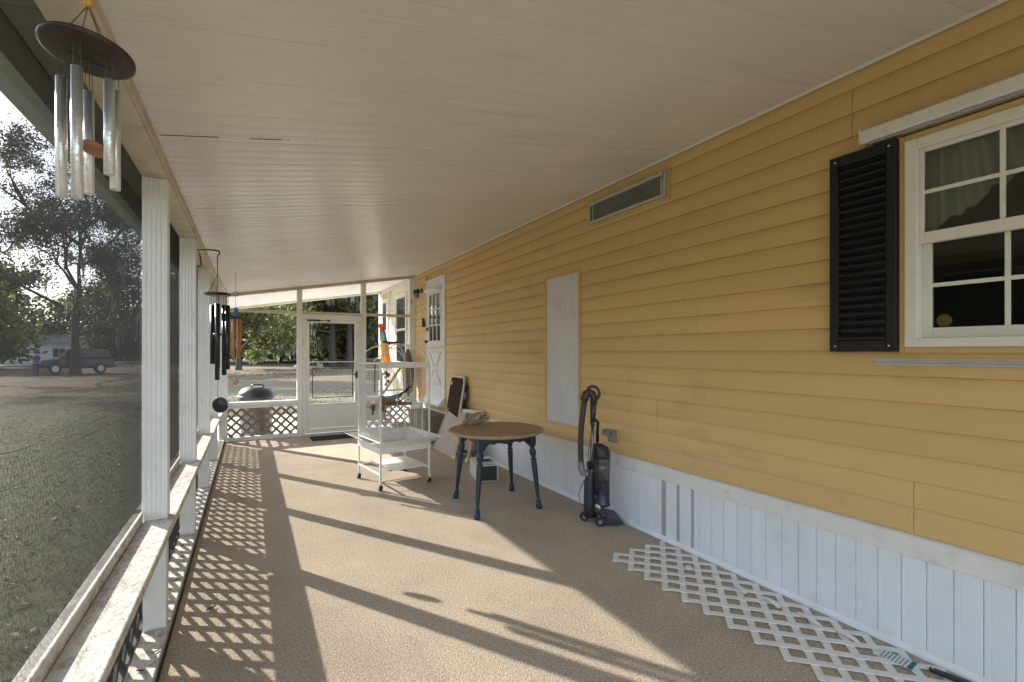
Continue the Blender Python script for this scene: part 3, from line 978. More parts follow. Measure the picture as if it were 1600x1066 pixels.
# room seen through the window
b = MB()
x0, x1 = W + 0.101, W + 3.2
b.add([(x0, -1.6, 0.7), (x1, -1.6, 0.7), (x1, 3.4, 0.7), (x0, 3.4, 0.7), (x0, -1.6, 3.1), (x1, -1.6, 3.1), (x1, 3.4, 3.1), (x0, 3.4, 3.1)],
      [(0, 1, 2, 3), (4, 7, 6, 5), (0, 4, 5, 1), (1, 5, 6, 2), (2, 6, 7, 3)])
b.build('room_interior', M['room'], house)
b = MB()     # far side of the house and its roof
b.box(W + 4.2, W + 4.3, -6, 12.3, -0.2, 3.3); b.box(W + 0.11, W + 4.2, 12.2, 12.3, -0.2, 3.3)
b.build('rear_wall', M['siding_w'], house)
b = MB(); b.prism([(W - 0.0, 3.30), (W + 4.5, 3.30), (W + 2.2, 4.2)], 'y', -6.2, 12.5); b.build('main_roof', M['roof_far'], house)

# skirting boards, one object each
hw = 0.1035
b = MB()
b.prism([(0.0, 0.001), (-0.010, 0.001), (-0.013, 0.004), (-0.013, hw - 0.028), (-0.0118, hw - 0.026), (-0.0118, hw - 0.024), (-0.013, hw - 0.022), (-0.013, hw - 0.004), (-0.010, hw - 0.001), (0.0, hw - 0.001)], 'z', 0.03, 0.482)
skm = b.mesh('skirt_panel', M['vinyl'])
b = MB()
VS = ((0.046, 0.079), (0.182, 0.217), (0.318, 0.372))     # three perforated channels in one wide panel
pr_ = [(0.0, 0.001), (-0.010, 0.001), (-0.013, 0.004)]
for a, c in VS: pr_ += [(-0.013, a), (-0.008, a + 0.003), (-0.008, c - 0.003), (-0.013, c)]
pr_ += [(-0.013, 4 * hw - 0.004), (-0.010, 4 * hw - 0.001), (0.0, 4 * hw - 0.001)]
b.prism(pr_, 'z', 0.03, 0.482)
skv = b.mesh('vented_skirt_panel', M['vinyl'])
yy = 2.41 - 51 * hw
n = 0
while yy < YE - 0.12:
    if n in (51, 91):
        p = piece('vented_skirt_panel', skv, house, (W + 0.002, yy, 0))
        for a, c in VS:
            b = MB(); b.box(W + 0.002 - 0.0095, W + 0.002 - 0.0082, yy + a + 0.0035, yy + c - 0.0035, 0.034, 0.480)
            b.build('vent_strip', M['grey_vent'], p)
        yy += 4 * hw; n += 4
        continue
    piece('skirt_panel', skm, house, (W + 0.002 + rs.uniform(-0.0006, 0.0006), yy, 0))
    yy += hw; n += 1
for (ya, yb) in ((-2.9, 0.30), (0.302, 3.95), (3.952, 7.59), (8.59, YE - 0.06)):
    b = MB(); b.box(W - 0.019, W + 0.001, ya, yb, 0.478, 0.583); b.build('skirt_trim', M['vinyl_trim'], house, bev=0.003)
    b = MB(); b.prism([(W - 0.026, 0.583), (W + 0.0, 0.583), (W + 0.0, 0.596), (W - 0.019, 0.589)], 'y', ya, yb); b.build('trim_ledge', M['vinyl_trim'], house)
    b = MB(); b.prism([(W + 0.001, 0.001), (W - 0.028, 0.001), (W - 0.026, 0.012), (W - 0.016, 0.036), (W + 0.001, 0.036)], 'y', ya, yb); b.build('base_track', M['vinyl'], house)
b = MB(); b.box(W - 0.03, W + 0.0, 9.26, 9.325, 0.0, ceil_z(W) - 0.02); b.build('corner_trim', M['siding_w'], house, bev=0.003)

# ---- window by the camera
y0, y1, z0, z1 = WIN
b = MB()
xo, xi = W - 0.035, W + 0.07
t = 0.052
b.box(xo, xi, y0, y0 + t, z0, z1); b.box(xo, xi, y1 - t, y1, z0, z1)
b.box(xo, xi, y0 + t, y1 - t, z0, z0 + 0.045); b.box(xo, xi, y0 + t, y1 - t, z1 - t, z1)
win = b.build('window', M['window_white'], house, bev=0.004)
def sash(name, xa, xb, ya, yb, za, zb, s, bot, nm=3):
    b = MB()
    b.box(xa, xb, ya, ya + s, za, zb); b.box(xa, xb, yb - s, yb, za, zb)
    b.box(xa, xb, ya + s, yb - s, za, za + bot); b.box(xa, xb, ya + s, yb - s, zb - s, zb)
    b.build(name, M['window_white'], win, bev=0.003)
    xm = (xa + xb) / 2
    zi0, zi1, yi0, yi1 = za + bot, zb - s, ya + s, yb - s
    b = MB(); b.box(xm - 0.002, xm + 0.002, yi0, yi1, zi0, zi1); b.build('window_pane', M['glass'], win)
    zm = (zi0 + zi1) / 2
    for i in range(1, nm):
        ym = yi0 + (yi1 - yi0) * i / nm
        b = MB(); b.box(xm - 0.008, xm - 0.003, ym - 0.0095, ym + 0.0095, zi0, zi1); b.build('glazing_bar', M['window_white'], win)
    ed = [yi0] + [yi0 + (yi1 - yi0) * i / nm for i in range(1, nm)] + [yi1]
    for i in range(nm):
        a = ed[i] + (0.0097 if i else 0); c = ed[i + 1] - (0.0097 if i < nm - 1 else 0)
        b = MB(); b.box(xm - 0.008, xm - 0.003, a, c, zm - 0.0095, zm + 0.0095); b.build('glazing_bar', M['window_white'], win)
sash('upper_sash', W - 0.012, W + 0.022, y0 + t, y1 - t, 2.035, z1 - t, 0.018, 0.055)
sash('lower_sash', W + 0.026, W + 0.056, y0 + t, y1 - t, z0 + 0.046, 2.075, 0.036, 0.05)
b = MB(); b.lathe([(0.0, 0.0), (0.030, 0.0), (0.030, 0.0012), (0.0, 0.0012)], n=24, smooth=False)
o = b.build('sticker', M['yellow_stick'], win, local=True)
o.location = Vector((W + 0.038, 1.012, 1.655)) - wloc(win); o.rotation_euler = (0, R(-90), 0)
# tied-back curtain with folds, hanging just inside the glass
def curtain():
    vs, fs = [], []
    ny, nz = 120, 24
    ya, yb = 0.30, 1.10
    for j in range(nz + 1):
        for i in range(ny + 1):
            u = i / ny
            y = ya + (yb - ya) * u
            s = max(0.0, min(1.0, (y - 0.66) / 0.44))
            low = 2.365 - 0.285 * s + 0.006 * math.sin(y * 46) + 0.007 * math.sin(y * 121 + 1)
            if y < 0.66: low = 2.36 + 0.03 * math.sin((0.66 - y) * 20)
            v = j / nz
            z = 2.53 + (low - 2.53) * v
            x = W + 0.070 + 0.020 * math.sin(y * 84 + v * 5.2 * (1 - s)) + 0.010 * math.sin(y * 31 + 2 + v * 2)
            vs.append((x, y, z))
    n = ny + 1
    for j in range(nz):
        for i in range(ny): fs.append((j * n + i, j * n + i + 1, (j + 1) * n + i + 1, (j + 1) * n + i))
    b = MB(); b.add(vs, fs, True)
    o = b.build('curtain', M['curtain'], win)
curtain()
b = MB()     # yellow channel round the window
for q in ((y1 + 0.001, y1 + 0.024, z0 - 0.03, z1 + 0.03), (y0 - 0.024, y0 - 0.001, z0 - 0.03, z1 + 0.03), (y0 - 0.001, y1 + 0.001, z0 - 0.03, z0 - 0.001), (y0 - 0.001, y1 + 0.001, z1 + 0.001, z1 + 0.03)):
    b.box(W - 0.028, W + 0.001, *q)
b.build('window_channel', M['trim_y'], house, bev=0.003)
# ---- awning rail above and track below
b = MB()
b.prism([(W - 0.020, 2.61), (W - 0.085, 2.60), (W - 0.088, 2.612), (W - 0.088, 2.662), (W - 0.078, 2.672), (W - 0.020, 2.675)], 'y', 0.12, 1.315)
aw = b.build('awning_rail', M['vinyl_trim'], house, bev=0.002)
b = MB(); b.box(W - 0.092, W - 0.018, 1.315, 1.322, 2.60, 2.675); b.build('end_cap', M['vinyl_trim'], aw)
b = MB(); b.box(W - 0.066, W - 0.022, 0.13, 1.28, 2.592, 2.6005); b.build('rail_slot', M['alu'], aw)
b = MB()
b.prism([(W - 0.012, 1.436), (W - 0.034, 1.436), (W - 0.034, 1.446), (W - 0.022, 1.449), (W - 0.022, 1.459), (W - 0.030, 1.462), (W - 0.030, 1.470), (W - 0.012, 1.472)], 'y', 0.12, 1.275)
b.build('lower_track', M['alu'], house)
# ---- shutter
sy0, sy1, sz0, sz1 = 1.173, 1.488, 1.505, 2.585
b = MB(); xa, xb = W - 0.052, W - 0.018
b.box(xa, xb, sy0, sy0 + 0.045, sz0, sz1); b.box(xa, xb, sy1 - 0.045, sy1, sz0, sz1)
b.box(xa, xb, sy0 + 0.0455, sy1 - 0.0455, sz0, sz0 + 0.06); b.box(xa, xb, sy0 + 0.0455, sy1 - 0.0455, sz1 - 0.06, sz1)
shut = b.build('shutter', M['shutter'], house, bev=0.004)
b = MB(); b.box(W - 0.024, W - 0.0185, sy0 + 0.046, sy1 - 0.046, sz0 + 0.061, sz1 - 0.061); b.build('shutter_back', M['shutter'], shut)
nl = 22
pit = (sz1 - sz0 - 0.124) / nl
b = MB()
b.prism([(-0.026, 0.002), (-0.022, 0.0), (-0.002, pit * 0.62), (-0.002, pit * 0.80), (-0.006, pit * 0.78), (-0.026, 0.012)], 'y', sy0 + 0.047, sy1 - 0.047)
lvm = b.mesh('louvre', M['shutter'])
for i in range(nl): piece('louvre', lvm, shut, (W - 0.0245, 0, sz0 + 0.062 + i * pit))
b = MB()
for (yy, zz) in ((sy0 + 0.03, sz1 - 0.03), (sy1 - 0.03, sz1 - 0.03), (sy0 + 0.03, sz0 + 0.03), (sy1 - 0.03, sz0 + 0.03)):
    b.ell((xa - 0.001, yy, zz), 0.004, 0.006, 0.006, 8, 5)
b.build('screw_heads', M['alu'], shut)
# ---- vent under the ceiling
y0, y1, z0, z1 = VENT
b = MB(); xa, xb = W - 0.045, W - 0.005
b.box(xa, xb, y0, y0 + 0.03, z0, z1); b.box(xa, xb, y1 - 0.03, y1, z0, z1)
b.box(xa, xb, y0 + 0.03, y1 - 0.03, z0, z0 + 0.025); b.box(xa - 0.012, xb, y0 + 0.03, y1 - 0.03, z1 - 0.03, z1)
vent = b.build('wall_vent', M['alu'], house, bev=0.003)
b = MB(); b.box(W - 0.024, W - 0.0185, y0 + 0.031, y1 - 0.031, z0 + 0.026, z1 - 0.031); b.build('vent_grille', M['grille'], vent)
b = MB(); b.box(W - 0.0325, W - 0.0245, y0 + 0.045, y0 + 0.065, z0 + 0.026, z1 - 0.031); b.box(W - 0.0325, W - 0.0245, y1 - 0.06, y1 - 0.045, z0 + 0.026, z1 - 0.031); b.build('inner_frame', M['alu'], vent)
b = MB()
for q in ((y0 - 0.022, y0 - 0.001, z0 - 0.02, z1 + 0.02), (y1 + 0.001, y1 + 0.022, z0 - 0.02, z1 + 0.02), (y0 - 0.001, y1 + 0.001, z0 - 0.02, z0 - 0.001), (y0 - 0.001, y1 + 0.001, z1 + 0.001, z1 + 0.02)):
    b.box(W - 0.032, W + 0.001, *q)
b.build('vent_channel', M['trim_y'], house, bev=0.003)
# ---- blank white panel
y0, y1, z0, z1 = PANEL
b = MB(); b.box(W - 0.026, W + 0.001, y0 + 0.012, y1 - 0.012, z0 + 0.012, z1 - 0.012); pn = b.build('blank_panel', M['panel'], house)
b = MB(); b.box(W - 0.0275, W - 0.0262, y0 + 0.17, y0 + 0.30, z0 + 0.115, z0 + 0.130); b.build('scuff_mark', M['alu'], pn)
b = MB()
for q in ((y0 - 0.012, y0 + 0.0115, z0 - 0.012, z1 + 0.012), (y1 - 0.0115, y1 + 0.012, z0 - 0.012, z1 + 0.012), (y0 + 0.0115, y1 - 0.0115, z0 - 0.012, z0 + 0.0115), (y0 + 0.0115, y1 - 0.0115, z1 - 0.0115, z1 + 0.012)):
    b.box(W - 0.036, W + 0.001, *q)
b.build('panel_channel', M['trim_y'], house, bev=0.003)
# ---- outlet box
b = MB(); b.box(W - 0.060, W - 0.012, 3.30, 3.38, 0.69, 0.80); ob = b.build('outlet_box', M['grey_p'], house, bev=0.006)
b = MB(); b.box(W - 0.125, W - 0.061, 3.296, 3.384, 0.795, 0.807); b.box(W - 0.127, W - 0.10, 3.30, 3.38, 0.76, 0.794); b.build('outlet_cover', M['grey_p'], ob, bev=0.003)
# ---- house door
y0, y1, z0, z1 = DOOR
b = MB()
xo, xi = W - 0.03, W + 0.001
b.box(xo, xi, y0, y0 + 0.05, z0, z1); b.box(xo, xi, y1 - 0.05, y1, z0, z1); b.box(xo, xi, y0 + 0.05, y1 - 0.05, z1 - 0.05, z1)
b.build('door_frame', M['door_white'], house, bev=0.004)
ly0, ly1, lz0, lz1 = y0 + 0.22, y1 - 0.16, 1.70, 2.56
b = MB()
xa, xb = W - 0.022, W - 0.002
b.box(xa, xb, y0 + 0.052, ly0, z0 + 0.14, z1 - 0.052); b.box(xa, xb, ly1, y1 - 0.052, z0 + 0.14, z1 - 0.052)
b.box(xa, xb, ly0, ly1, z0 + 0.14, lz0); b.box(xa, xb, ly0, ly1, lz1, z1 - 0.052)
hd = b.build('house_door', M['door_white'], house)
for i in range(3):
    for j in range(3):
        pa = ly0 + (ly1 - ly0) * i / 3; pb = ly0 + (ly1 - ly0) * (i + 1) / 3
        qa = lz0 + (lz1 - lz0) * j / 3; qb = lz0 + (lz1 - lz0) * (j + 1) / 3
        b = MB(); b.box(W - 0.010, W - 0.004, pa + 0.0125, pb - 0.0125, qa + 0.0125, qb - 0.0125); b.build('window_pane', M['car_glass'], hd)
b = MB()
for i in range(4):
    yc = ly0 + (ly1 - ly0) * i / 3; b.box(W - 0.026, W - 0.003, yc - 0.012, yc + 0.012, lz0 - 0.012, lz1 + 0.012)
for j in range(4):
    zc_ = lz0 + (lz1 - lz0) * j / 3; b.box(W - 0.0262, W - 0.003, ly0, ly1, zc_ - 0.0118, zc_ + 0.0118)
b.build('glazing_bars', M['door_white'], hd)
b = MB()     # mouldings of the crossbuck below the lights
def bar(p, q, w=0.02):
    d = (Vector(q) - Vector(p)).normalized(); nn = Vector((-d[1], d[0])) * w / 2
    p, q = Vector(p), Vector(q)
    b.prism([(p.x - nn.x, p.y - nn.y), (q.x - nn.x, q.y - nn.y), (q.x + nn.x, q.y + nn.y), (p.x + nn.x, p.y + nn.y)], 'x', W - 0.022, W - 0.034)
ca, cb = y0 + 0.20, y1 - 0.20
b.box(W - 0.036, W - 0.022, y0 + 0.10, y1 - 0.12, 1.575, 1.605)
bar((ca, 1.50), (ca + 0.24, 1.25)); bar((cb, 1.50), (cb - 0.24, 1.25)); bar((ca, 0.95), (ca + 0.24, 1.20)); bar((cb, 0.95), (cb - 0.24, 1.20))
b.box(W - 0.034, W - 0.022, ca + 0.14, cb - 0.14, 1.50, 1.515); b.box(W - 0.034, W - 0.022, ca + 0.1, cb - 0.1, 0.935, 0.95)
b.build('crossbuck_moulding', M['panel'], hd)
b = MB(); b.tube([(W - 0.055, y0 + 0.16, 2.61), (W - 0.055, y1 - 0.02, 2.64)], 0.033, 12); b.build('roller_blind', M['white'], hd)
b = MB(); b.ell((W - 0.06, y1 - 0.10, 1.70), 0.03, 0.03, 0.03); b.tube([(W - 0.06, y1 - 0.10, 1.70), (W - 0.015, y1 - 0.10, 1.70)], 0.014); b.box(W - 0.05, W - 0.02, y1 - 0.13, y1 - 0.07, 1.90, 1.96)
b.build('door_knob', M['dark_metal'], hd)
b = MB(); b.prism([(W - 0.02, 0.74), (W - 0.03, 0.74), (W - 0.14, 0.62), (W - 0.14, 0.585), (W - 0.02, 0.585)], 'y', y0 + 0.0, y1 - 0.05); b.build('door_threshold', M['door_white'], house, bev=0.008)
# ---- coach lamp beside the door
b = MB(); b.lathe([(0.0, 0.0), (0.05, 0.0), (0.05, 0.015), (0.03, 0.02), (0.0, 0.02)], n=14)
lampb = b.build('wall_lamp', M['dark_metal'], house, local=True); lampb.location = Vector((W - 0.012, 8.86, 2.70)) - wloc(house); lampb.rotation_euler = (0, R(-90), 0)
b = MB(); b.tube([(W - 0.02, 8.86, 2.70), (W - 0.10, 8.86, 2.72), (W - 0.12, 8.86, 2.69)], 0.010); b.lathe([(0.03, 0.06), (0.062, 0.05), (0.075, 0.0), (0.07, -0.004), (0.0, 0.0)], (W - 0.12, 8.86, 2.64), 16)
b.build('lamp_hood', M['dark_metal'], house)
b = MB(); b.lathe([(0.0, -0.10), (0.04, -0.095), (0.058, -0.06), (0.055, -0.01), (0.05, -0.003)], (W - 0.12, 8.86, 2.64), 16); b.build('lamp_globe', M['grey_p'], house)
b = MB(); b.box(W - 0.07, W - 0.016, 8.66, 8.70, 1.98, 2.10); b.ell((W - 0.05, 8.68, 2.12), 0.03, 0.02, 0.025, 8, 6); b.build('door_bell', M['dark_metal'], house)

# ---- cream continuation of the wall beyond the screened end
cache2 = {}
z = 0.60
def wplank(ln, h):
    b = MB(); b.prism([(0.0, 0.0), (-0.018, 0.0), (-0.018, 0.006), (-0.013, 0.026), (-0.006, h * 0.75), (-0.003, h - 0.001), (0.0, h - 0.001)], 'y', 0, ln)
    return b.mesh('siding_plank', M['siding_w'])
EXW = [(9.86, 10.80, 1.22, 2.78), (11.45, 12.10, 1.22, 2.80)]
while z < ceil_z(W) - 0.03:
    h = min(0.156, ceil_z(W) - 0.006 - z)
    segs = [(YE + 0.06, 12.2)]
    for a0, a1, q0, q1 in EXW:
        if z + h > q0 and z < q1:
            ns = []
            for a, bb in segs:
                if a0 > a and a1 < bb: ns += [(a, a0), (a1, bb)]
                else: ns.append((a, bb))
            segs = ns
    for a, bb in segs:
        key = (round(bb - a, 4), round(h, 4))
        if key not in cache2: cache2[key] = wplank(bb - a, h)
        piece('siding_plank', cache2[key], house, (W, a, z))
    z += 0.156
for (a0, a1, q0, q1) in EXW:
    b = MB(); s = 0.085
    xa, xb = W - 0.032, W + 0.0
    b.box(xa, xb, a0, a0 + s, q0, q1); b.box(xa, xb, a1 - s, a1, q0, q1); b.box(xa, xb, a0 + s, a1 - s, q0, q0 + s); b.box(xa, xb, a0 + s, a1 - s, q1 - s, q1)
    wf = b.build('window', M['window_white'], house, bev=0.004)
    zm = (q0 + q1) / 2
    b = MB(); b.box(W - 0.022, W - 0.002, a0 + s, a1 - s, zm - 0.025, zm + 0.025)
    for (r0, r1) in ((q0 + s, zm - 0.025), (zm + 0.025, q1 - s)):
        b.box(W - 0.02, W - 0.002, a0 + s, a0 + s + 0.04, r0, r1); b.box(W - 0.02, W - 0.002, a1 - s - 0.04, a1 - s, r0, r1)
    b.build('sash', M['window_white'], wf)
    for (r0, r1) in ((q0 + s, zm - 0.025), (zm + 0.025, q1 - s)):
        b = MB(); b.box(W - 0.010, W - 0.003, a0 + s + 0.04, a1 - s - 0.04, r0, r1); b.build('window_pane', M['car_glass'], wf)
b = MB(); b.box(W - 0.03, W + 0.11, 12.2, 12.31, 0.0, 3.2); b.build('corner_board', M['window_white'], house)
b = MB(); b.box(W - 0.02, W + 0.0, YE + 0.06, 12.2, G, 0.598); b.build('far_skirting', M['vinyl'], house)
b = MB(); b.tube([(W - 0.06, 11.2, G), (W - 0.06, 11.2, 2.85), (W - 0.02, 11.2, 2.95)], 0.03, 8); b.build('downpipe', M['window_white'], house)

# ---- wooden steps under the house door
st = thing('door_steps', (2.6, 8.08, 0), 'low grey brown wooden steps below the white house door', 'steps')
for (xa, xb, zt) in ((2.52, 2.885, 0.46), (2.20, 2.52, 0.23)):
    for i in range(2):
        wd = (xb - xa) / 2
        b = MB(); b.box(xa + i * wd + 0.003, xa + (i + 1) * wd - 0.003, 7.55, 8.62, zt - 0.035, zt); b.build('tread_board', M['wood_step'], st, bev=0.004)
    b = MB(); b.box(xa + 0.02, xa + 0.045, 7.58, 8.59, 0.0, zt - 0.036); b.build('riser_board', M['wood_step'], st)
for ya in (7.56, 8.57):
    b = MB(); b.prism([(2.25, 0.0), (2.875, 0.0), (2.875, 0.423), (2.56, 0.423), (2.56, 0.193), (2.25, 0.193)], 'y', ya, ya + 0.035); b.build('stringer', M['wood_step'], st)

# ================================================================== WIND CHIMES
def circ(c, r, n=24):
    return [(c[0] + r * math.cos(2 * math.pi * i / n), c[1] + r * math.sin(2 * math.pi * i / n)) for i in range(n)]

ch = thing('wind_chime', (-0.25, 1.095, 2.50), 'silver tube wind chime under a dark round wooden disc, hanging nearest the camera', 'wind chime')
cx, cy = -0.25, 1.095
b = MB(); b.ell((cx, cy, 2.116), 0.007, 0.007, 0.009, 10, 6); b.tube([(cx, cy, 2.124), (cx, cy, 2.48)], 0.0014, 6); b.tube([(cx, cy, 2.48), (cx, cy, 2.512)], 0.004, 6)
b.build('hook', M['gold'], ch)
def tilt(p):      # the disc hangs slightly askew
    dx, dy = p[0] - cx, p[1] - cy
    return (p[0], p[1], p[2] - 0.06 * dx - 0.10 * dy)
b = MB(); b.lathe([(0.0, -0.006), (0.060, -0.006), (0.066, -0.003), (0.066, 0.003), (0.060, 0.006), (0.0, 0.006)], (cx, cy, 2.028), 40, tilt)
disc = b.build('top_disc', M['dark_wood'], ch)
b = MB()
for o_ in (-0.018, 0.016):
    b.tube([tilt((cx - 0.028, cy + o_ - 0.012, 2.0215)), tilt((cx + 0.030, cy + o_ + 0.008, 2.0215))], 0.0011, 5)
b.build('disc_groove', M['ink'], disc)
b = MB()
for a in (40, 130, 220, 310): b.tube([tilt((cx + 0.038 * math.cos(R(a)), cy + 0.038 * math.sin(R(a)), 2.034)), (cx, cy, 2.112)], 0.0009, 5)
tubes = [(-0.039, -0.009, 1.980, 1.771), (0.0155, -0.039, 1.980, 1.758), (-0.032, 0.037, 1.980, 1.791), (0.037, 0.0, 1.980, 1.813), (0.0165, 0.037, 1.980, 1.799)]
cr, sr = math.cos(R(-28.8)), math.sin(R(-28.8))
for (u, d, zt, zb) in tubes:
    x, y = cx + u * cr - d * sr, cy + u * sr + d * cr
    b.tube([(x - 0.004, y, 2.024), (x - 0.006, y, zt - 0.012)], 0.0006, 4); b.tube([(x + 0.004, y, 2.024), (x + 0.006, y, zt - 0.012)], 0.0006, 4)
b.tube([(cx, cy, 2.024), (cx + 0.006, cy, 1.862)], 0.0007, 4)
b.build('strings', M['string'], ch)
for (u, d, zt, zb) in tubes:
    x, y = cx + u * cr - d * sr, cy + u * sr + d * cr
    b = MB()
    b.lathe([(0.0065, zt - 0.003), (0.0082, zt), (0.0082, zb), (0.0066, zb), (0.0066, zb + 0.05)], (x, y, 0), 14, smooth=True)
    b.build('chime_tube', M['chrome'], ch)
b = MB(); b.lathe([(0.004, 0.005), (0.017, 0.005), (0.019, 0.001), (0.019, -0.004), (0.016, -0.006), (0.004, -0.006)], (cx + 0.008, cy, 1.862), 20, lambda p: (p[0], p[1], p[2] - 0.25 * (p[1] - cy) - 0.15 * (p[0] - cx)))
b.build('clapper', M['red_wood'], ch)

cx, cy = -0.237, 4.63
c2 = thing('wind_chime', (cx, cy, 2.3), 'long black tube wind chime with round black sail, on a bracket at a white post', 'wind chime')
b = MB(); b.tube([(-0.375, cy, 2.20), (-0.35, cy, 2.21), (-0.36, cy, 2.30), (-0.375, cy, 2.335), (-0.30, cy, 2.345), (cx - 0.01, cy, 2.345), (cx + 0.012, cy, 2.338), (cx + 0.014, cy, 2.315), (cx, cy, 2.305)], 0.006, 8)
b.build('bracket', M['dark_metal'], c2)
b = MB(); b.tube([(cx, cy, 2.31), (cx, cy, 2.14)], 0.004, 6)
b.build('hook', M['dark_metal'], c2)
b = MB()
for a in (30, 150, 270): b.tube([(cx, cy, 2.145), (cx + 0.08 * math.cos(R(a)), cy + 0.08 * math.sin(R(a)), 1.99)], 0.0022, 5)
tb = [(-0.053, 0.02, 1.895, 1.405), (-0.040, 0.06, 1.89, 1.27), (0.028, -0.045, 1.90, 1.375), (0.022, 0.055, 1.90, 1.31), (0.083, 0.0, 1.89, 1.36)]
for (u, d, zt, zb) in tb:
    x, y = cx + u * cr - d * sr, cy + u * sr + d * cr
    b.tube([(x - 0.008, y, 1.972), (x - 0.008, y, zt)], 0.0013, 4); b.tube([(x + 0.008, y, 1.972), (x + 0.008, y, zt)], 0.0013, 4)
b.tube([(cx, cy, 1.972), (cx, cy, 1.12)], 0.0014, 4)
b.build('strings', M['string'], c2)
b = MB(); b.lathe([(0.0, -0.012), (0.085, -0.012), (0.098, -0.002), (0.098, 0.006), (0.09, 0.012), (0.0, 0.012)], (cx, cy, 1.982), 8, smooth=False)
b.build('top_disc', M['chime_black'], c2)
for (u, d, zt, zb) in tb:
    x, y = cx + u * cr - d * sr, cy + u * sr + d * cr
    b = MB(); b.lathe([(0.015, zt - 0.002), (0.018, zt), (0.018, zb), (0.0155, zb), (0.0155, zb + 0.1)], (x, y, 0), 16); b.build('chime_tube', M['chime_black'], c2)
b = MB(); b.lathe([(0.0, -0.008), (0.03, -0.008), (0.032, 0.0), (0.03, 0.008), (0.0, 0.008)], (cx, cy, 1.65), 18); b.build('clapper', M['chime_black'], c2)
b = MB(); b.lathe([(0.0, -0.004), (0.064, -0.004), (0.066, 0.0), (0.064, 0.004), (0.0, 0.004)], n=28, fn=lambda p: (cx + 0.018 + p[0] * 0.876 + p[2] * 0.48, cy - p[0] * 0.48 + p[2] * 0.876, 1.065 + p[1]))
b.build('sail', M['chime_black'], c2)

cx, cy = -0.165, 7.05
c3 = thing('wind_chime', (cx, cy, 2.3), 'bamboo wind chime with a small blue top, in front of the end screen', 'wind chime')
b = MB(); b.tube([(cx, cy, ceil_z(cx) + 0.004), (cx, cy, 2.28)], 0.002, 5); pts = [(cx + 0.03 * math.cos(t), cy, 2.25 + 0.03 * math.sin(t)) for t in [2 * math.pi * i / 12 for i in range(13)]]; b.tube(pts, 0.003, 5); b.tube([(cx, cy, 2.22), (cx, cy, 2.07)], 0.002, 5); b.build('hook', M['string'], c3)
b = MB()
b.prism([(-0.030, 0.0), (0.034, 0.0), (0.04, 0.03), (0.030, 0.10), (0.008, 0.125), (-0.015, 0.11), (-0.028, 0.05)], 'y', -0.035, 0.035)
b.v = [(p[0] + cx, p[1] + cy, p[2] + 1.955) for p in b.v]
b.build('blue_top', M['blue'], c3, bev=0.01)
b = MB(); b.lathe([(0.0, 1.94), (0.062, 1.94), (0.062, 1.953), (0.0, 1.953)], (cx, cy, 0), 16); b.build('top_disc', M['ink'], c3)
for i, a in enumerate(range(0, 360, 60)):
    x, y = cx + 0.05 * math.cos(R(a)), cy + 0.05 * math.sin(R(a))
    zt, zb = 1.925, 1.925 - (0.42, 0.50, 0.37, 0.46, 0.53, 0.40)[i]
    b = MB(); b.lathe([(0.012, zt), (0.016, zt - 0.004), (0.0165, zt - 0.15), (0.0185, zt - 0.156), (0.0165, zt - 0.162), (0.016, zb), (0.013, zb), (0.013, zb + 0.05)], (x, y, 0), 10); b.tube([(x, y, zt - 0.01), (x, y, 1.945)], 0.001, 4)
    b.build('bamboo_tube', M['bamboo'], c3)
b = MB(); b.tube([(cx, cy, 1.94), (cx, cy, 1.17)], 0.0013, 4); b.build('strings', M['string'], c3)
b = MB(); b.lathe([(0.0, -0.004), (0.04, -0.004), (0.042, 0.0), (0.04, 0.004), (0.0, 0.004)], n=18, fn=lambda p: (cx + p[0] * 0.876 + p[2] * 0.48, cy - p[0] * 0.48 + p[2] * 0.876, 1.13 + p[1])); b.build('sail', M['bamboo'], c3)

# ================================================================== BIRD CAGE (local frame, turned 8 degrees)
CG = Vector((1.473, 5.56, 0))
CA = R(8.5)
cage = thing('bird_cage', CG, 'tall white wire bird cage on castors with a domed top and seed tray', 'bird cage', rz=CA)
def cg(p):     # cage-local point to world
    c_, s_ = math.cos(CA), math.sin(CA)
    return Vector((CG.x + p[0] * c_ - p[1] * s_, CG.y + p[0] * s_ + p[1] * c_, p[2]))
hx, hy = 0.292, 0.33
for sx in (-1, 1):
    for sy in (-1, 1):
        b = MB(); b.box(sx * hx - 0.011, sx * hx + 0.011, sy * hy - 0.011, sy * hy + 0.011, 0.075, 0.50); lg = b.build('leg', M['cage_white'], cage, local=True, bev=0.002)
        b = MB(); x, y = sx * hx, sy * hy
        b.tube([(x - 0.016, y + 0.008, 0.034), (x + 0.016, y + 0.008, 0.034)], 0.034, 18)
        b.build('caster_wheel', M['black'], lg, local=True, bev=0.004)
        b = MB(); b.tube([(x, y, 0.075), (x, y, 0.06)], 0.006, 8); b.box(x - 0.022, x - 0.018, y - 0.014, y + 0.02, 0.03, 0.068); b.box(x + 0.018, x + 0.022, y - 0.014, y + 0.02, 0.03, 0.068); b.box(x - 0.018, x + 0.018, y - 0.014, y - 0.004, 0.06, 0.068)
        b.build('caster_fork', M['alu'], lg, local=True)
b = MB()
b.box(-hx - 0.008, -hx + 0.008, -hy + 0.012, hy - 0.012, 0.165, 0.185); b.box(hx - 0.008, hx + 0.008, -hy + 0.012, hy - 0.012, 0.165, 0.185)
b.box(-hx + 0.012, hx - 0.012, -hy - 0.007, -hy + 0.007, 0.168, 0.182) if False else None
b.box(-hx + 0.012, hx - 0.012, hy - 0.006, hy + 0.006, 0.168, 0.182)
b.tube([(-hx + 0.008, -0.16, 0.175), (hx - 0.008, -0.16, 0.175)], 0.005, 6)
b.build('base_rail', M['cage_white'], cage, local=True)
